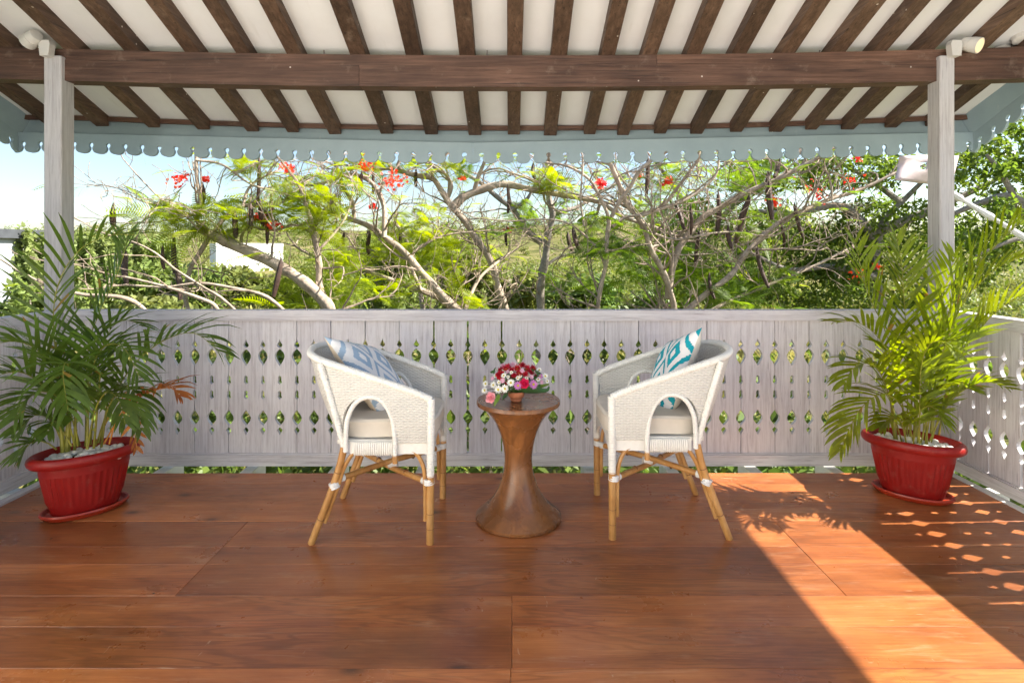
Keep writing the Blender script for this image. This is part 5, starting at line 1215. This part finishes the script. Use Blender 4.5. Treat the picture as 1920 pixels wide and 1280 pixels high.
def house(label, x0, x1, ytop, ybot, Y, wall, roofm, depth, over=.3, pent=.9, win=True, rot=0):
    a, b = P(x0, ytop, Y), P(x1, ytop, Y); gz = float(min(terrain_h(a.x, Y), terrain_h(b.x, Y))) - .5; r = empty('house', ((a.x+b.x)/2, Y, gz), label, 'building', 'far houses')
    MB().box((a.x, Y, gz), (b.x, Y + depth, a.z - pent)).build('wall', M[wall], r)
    MB().box((a.x - over, Y - over, a.z - pent + .002), (b.x + over, Y + depth + over, a.z)).build('roof', M[roofm], r)
    spin(r, rot)
    for k in range(3 if win else 0):
        xx = a.x + (b.x - a.x) * (.2 + .3 * k); zz = a.z - pent - 1.5; w = MB().box((xx - .5, Y - .03, zz), (xx + .5, Y - .004, zz + 1.1)).build('window', M['roof_dark'], r)
house('white flat roofed building seen behind the sawn limb', 412, 528, 456, 500, 92, 'stucco', 'stucco', 8, .05, .5, False, 34)
house('pale grey house with dark flat roof at the edge of the picture', -200, -52, 427, 482, 33, 'stucco_grey', 'roof_dark', 6, .35, .55)
# far scrub on the slopes: one uncountable mass
rdv = np.random.default_rng(9); bl2 = []
for kk in range(1000):
    Y = rdv.uniform(26, 62) if rdv.random() < .45 else rdv.uniform(60, 330); px = rdv.uniform(-120, 2040)
    if kk > 760: Y = rdv.uniform(24, 80); px = rdv.uniform(560, 1250)
    x = (px - 960) * Y / F; g = float(terrain_h(x, Y)); s_ = rdv.uniform(.7, 1.7) * (1 + Y / 110)
    if 240 < px < 560 and 30 < Y < 75: continue
    if px < 430 and Y < 50: continue
    bl2.append(((x, Y, g + s_ * .45), (s_ * rdv.uniform(.9, 1.7), s_ * 1.1, s_ * rdv.uniform(.6, 1.1)), int(230)))
m1 = []; m2 = []
for k, bq in enumerate(bl2):
    (m1 if k % 3 else m2).append(leaf_mats(rdv, [bq], .14 * (1 + bq[0][1] / 45)))
tag(scatter('scrub', BLV, BLF, np.concatenate(m1), M['shrub_leaf']), 'olive scrub covering the far slopes', 'scrub', kind='stuff')
tag(scatter('scrub', BLV, BLF, np.concatenate(m2), M['vine_leaf']), 'darker green scrub scattered over the far slopes', 'scrub', kind='stuff')
# low garden planting seen through and under the railing
bl3 = []
for _ in range(300):
    Y = rdv.uniform(4.6, 20) ; x = rdv.uniform(-1.1, 1.1) * Y; s_ = rdv.uniform(.25, .75); bl3.append(((x, Y, float(terrain_h(x, Y)) + s_ * .5), (s_, s_, s_ * .7), 110))
for _ in range(150):
    Y = rdv.uniform(4.7, 8.5); x = rdv.uniform(-.95, .95) * Y; top = min(.45, 1.3 - .103 * Y - .35) - rdv.uniform(0, 1.6); s_ = rdv.uniform(.35, .7); bl3.append(((x, Y, top - s_ * .6), (s_, s_, s_ * 1.1), 150))
tag(scatter('ground_cover', BLV, BLF, leaf_mats(rdv, bl3, .13), M['cover_leaf']), 'low leafy garden planting below the deck', 'plants', kind='stuff')
# dry grass tufts over the field
GTV = [(-.02, 0, 0), (.02, 0, 0), (.035, 0, 1), (.02, 0, 1)]; nt = 30000; Yt = rdv.uniform(9, 70, nt); Xt = rdv.uniform(-1.0, 1.0, nt) * Yt
Mx = np.zeros((nt, 4, 4)); az = rdv.uniform(0, 6.28, nt); hs = rdv.uniform(.15, .5, nt); ws = 1 + Yt / 9
Mx[:, 0, 0] = np.cos(az) * ws; Mx[:, 1, 0] = np.sin(az) * ws; Mx[:, 0, 2] = rdv.normal(0, .15, nt); Mx[:, 1, 2] = rdv.normal(0, .15, nt); Mx[:, 2, 2] = hs; Mx[:, 0, 3] = Xt; Mx[:, 1, 3] = Yt; Mx[:, 2, 3] = terrain_h(Xt, Yt); Mx[:, 3, 3] = 1; Mx[:, 2, 1] = 1
M['dry_grass'] = mat_leaf('dry_grass', (.24, .23, .07), .3, .7, .5, .05, .2)
tag(scatter('grass', GTV, [(0, 1, 2, 3)], Mx, M['dry_grass']), 'yellowing grass over the open field', 'grass', kind='stuff')
# boulders under the railing
for k, (px, py, Y, r, lab) in enumerate(((892, 900, 9.3, .42, 'rounded pale boulder seen under the railing beside the table foot'), (1035, 895, 9.5, .36, 'pale boulder under the railing between the table and the teal pillow chair'), (545, 890, 9.6, .22, 'small boulder under the railing near the pale blue pillow chair'))):
    p = P(px, py, Y); mb = MB(); zg = float(terrain_h(p.x, p.y)); mb.lathe([(r*.7, -.2), (r, .05), (r*1.02, r*.4), (r*.8, r*.9), (r*.42, r*1.2), (.01, r*1.28)], (p.x, p.y, zg), 18, 1, .85, k, lambda a, z: 1 + .10*math.sin(2*a + k + z*3) + .05*math.sin(5*a + 7*z), True, True)
    tag(mb.build('boulder', M['stone'], None, True), lab, 'boulder', 'garden boulders')
# faded sheet caught in the tree and the white pole beside the post
mb = MB(); n = 9; Ys = 5.95
for i in range(n):
    for j in range(n):
        u, v = i/(n-1), j/(n-1); q = P(1672 + 110*u + 6*v*(1-u) + 14*(1-v), 292 + 46*v + 12*u*v, Ys + .25*u + .05*math.sin(6*u + 4*v)); mb.v.append(tuple(q))
for i in range(n-1):
    for j in range(n-1):
        if (i, j) in ((3, 2), (3, 3)): continue
        a_ = i*n + j; mb.face((a_, a_+n, a_+n+1, a_+1))
o = mb.build('sheet', M['sheet'], None, True); md = o.modifiers.new('thickness', 'SOLIDIFY'); md.thickness = .012
tag(o, 'torn faded pinkish sheet caught in the branches beside the post', 'sheet')
o = MB().tube(cat_rom([P(1770, 352, 6.0), P(1800, 372, 6.0), P(1850, 402, 5.9), P(1905, 436, 5.8), P(1990, 500, 5.7), P(2080, 640, 5.7)], 6), [.020, .022, .024, .028, .032, .036, .04] * 4 + [.04] * 3, 8).build('white_pole', M['white_paint'], None, True)
tag(o, 'white painted slanting pole behind the bright palm frond', 'pole')
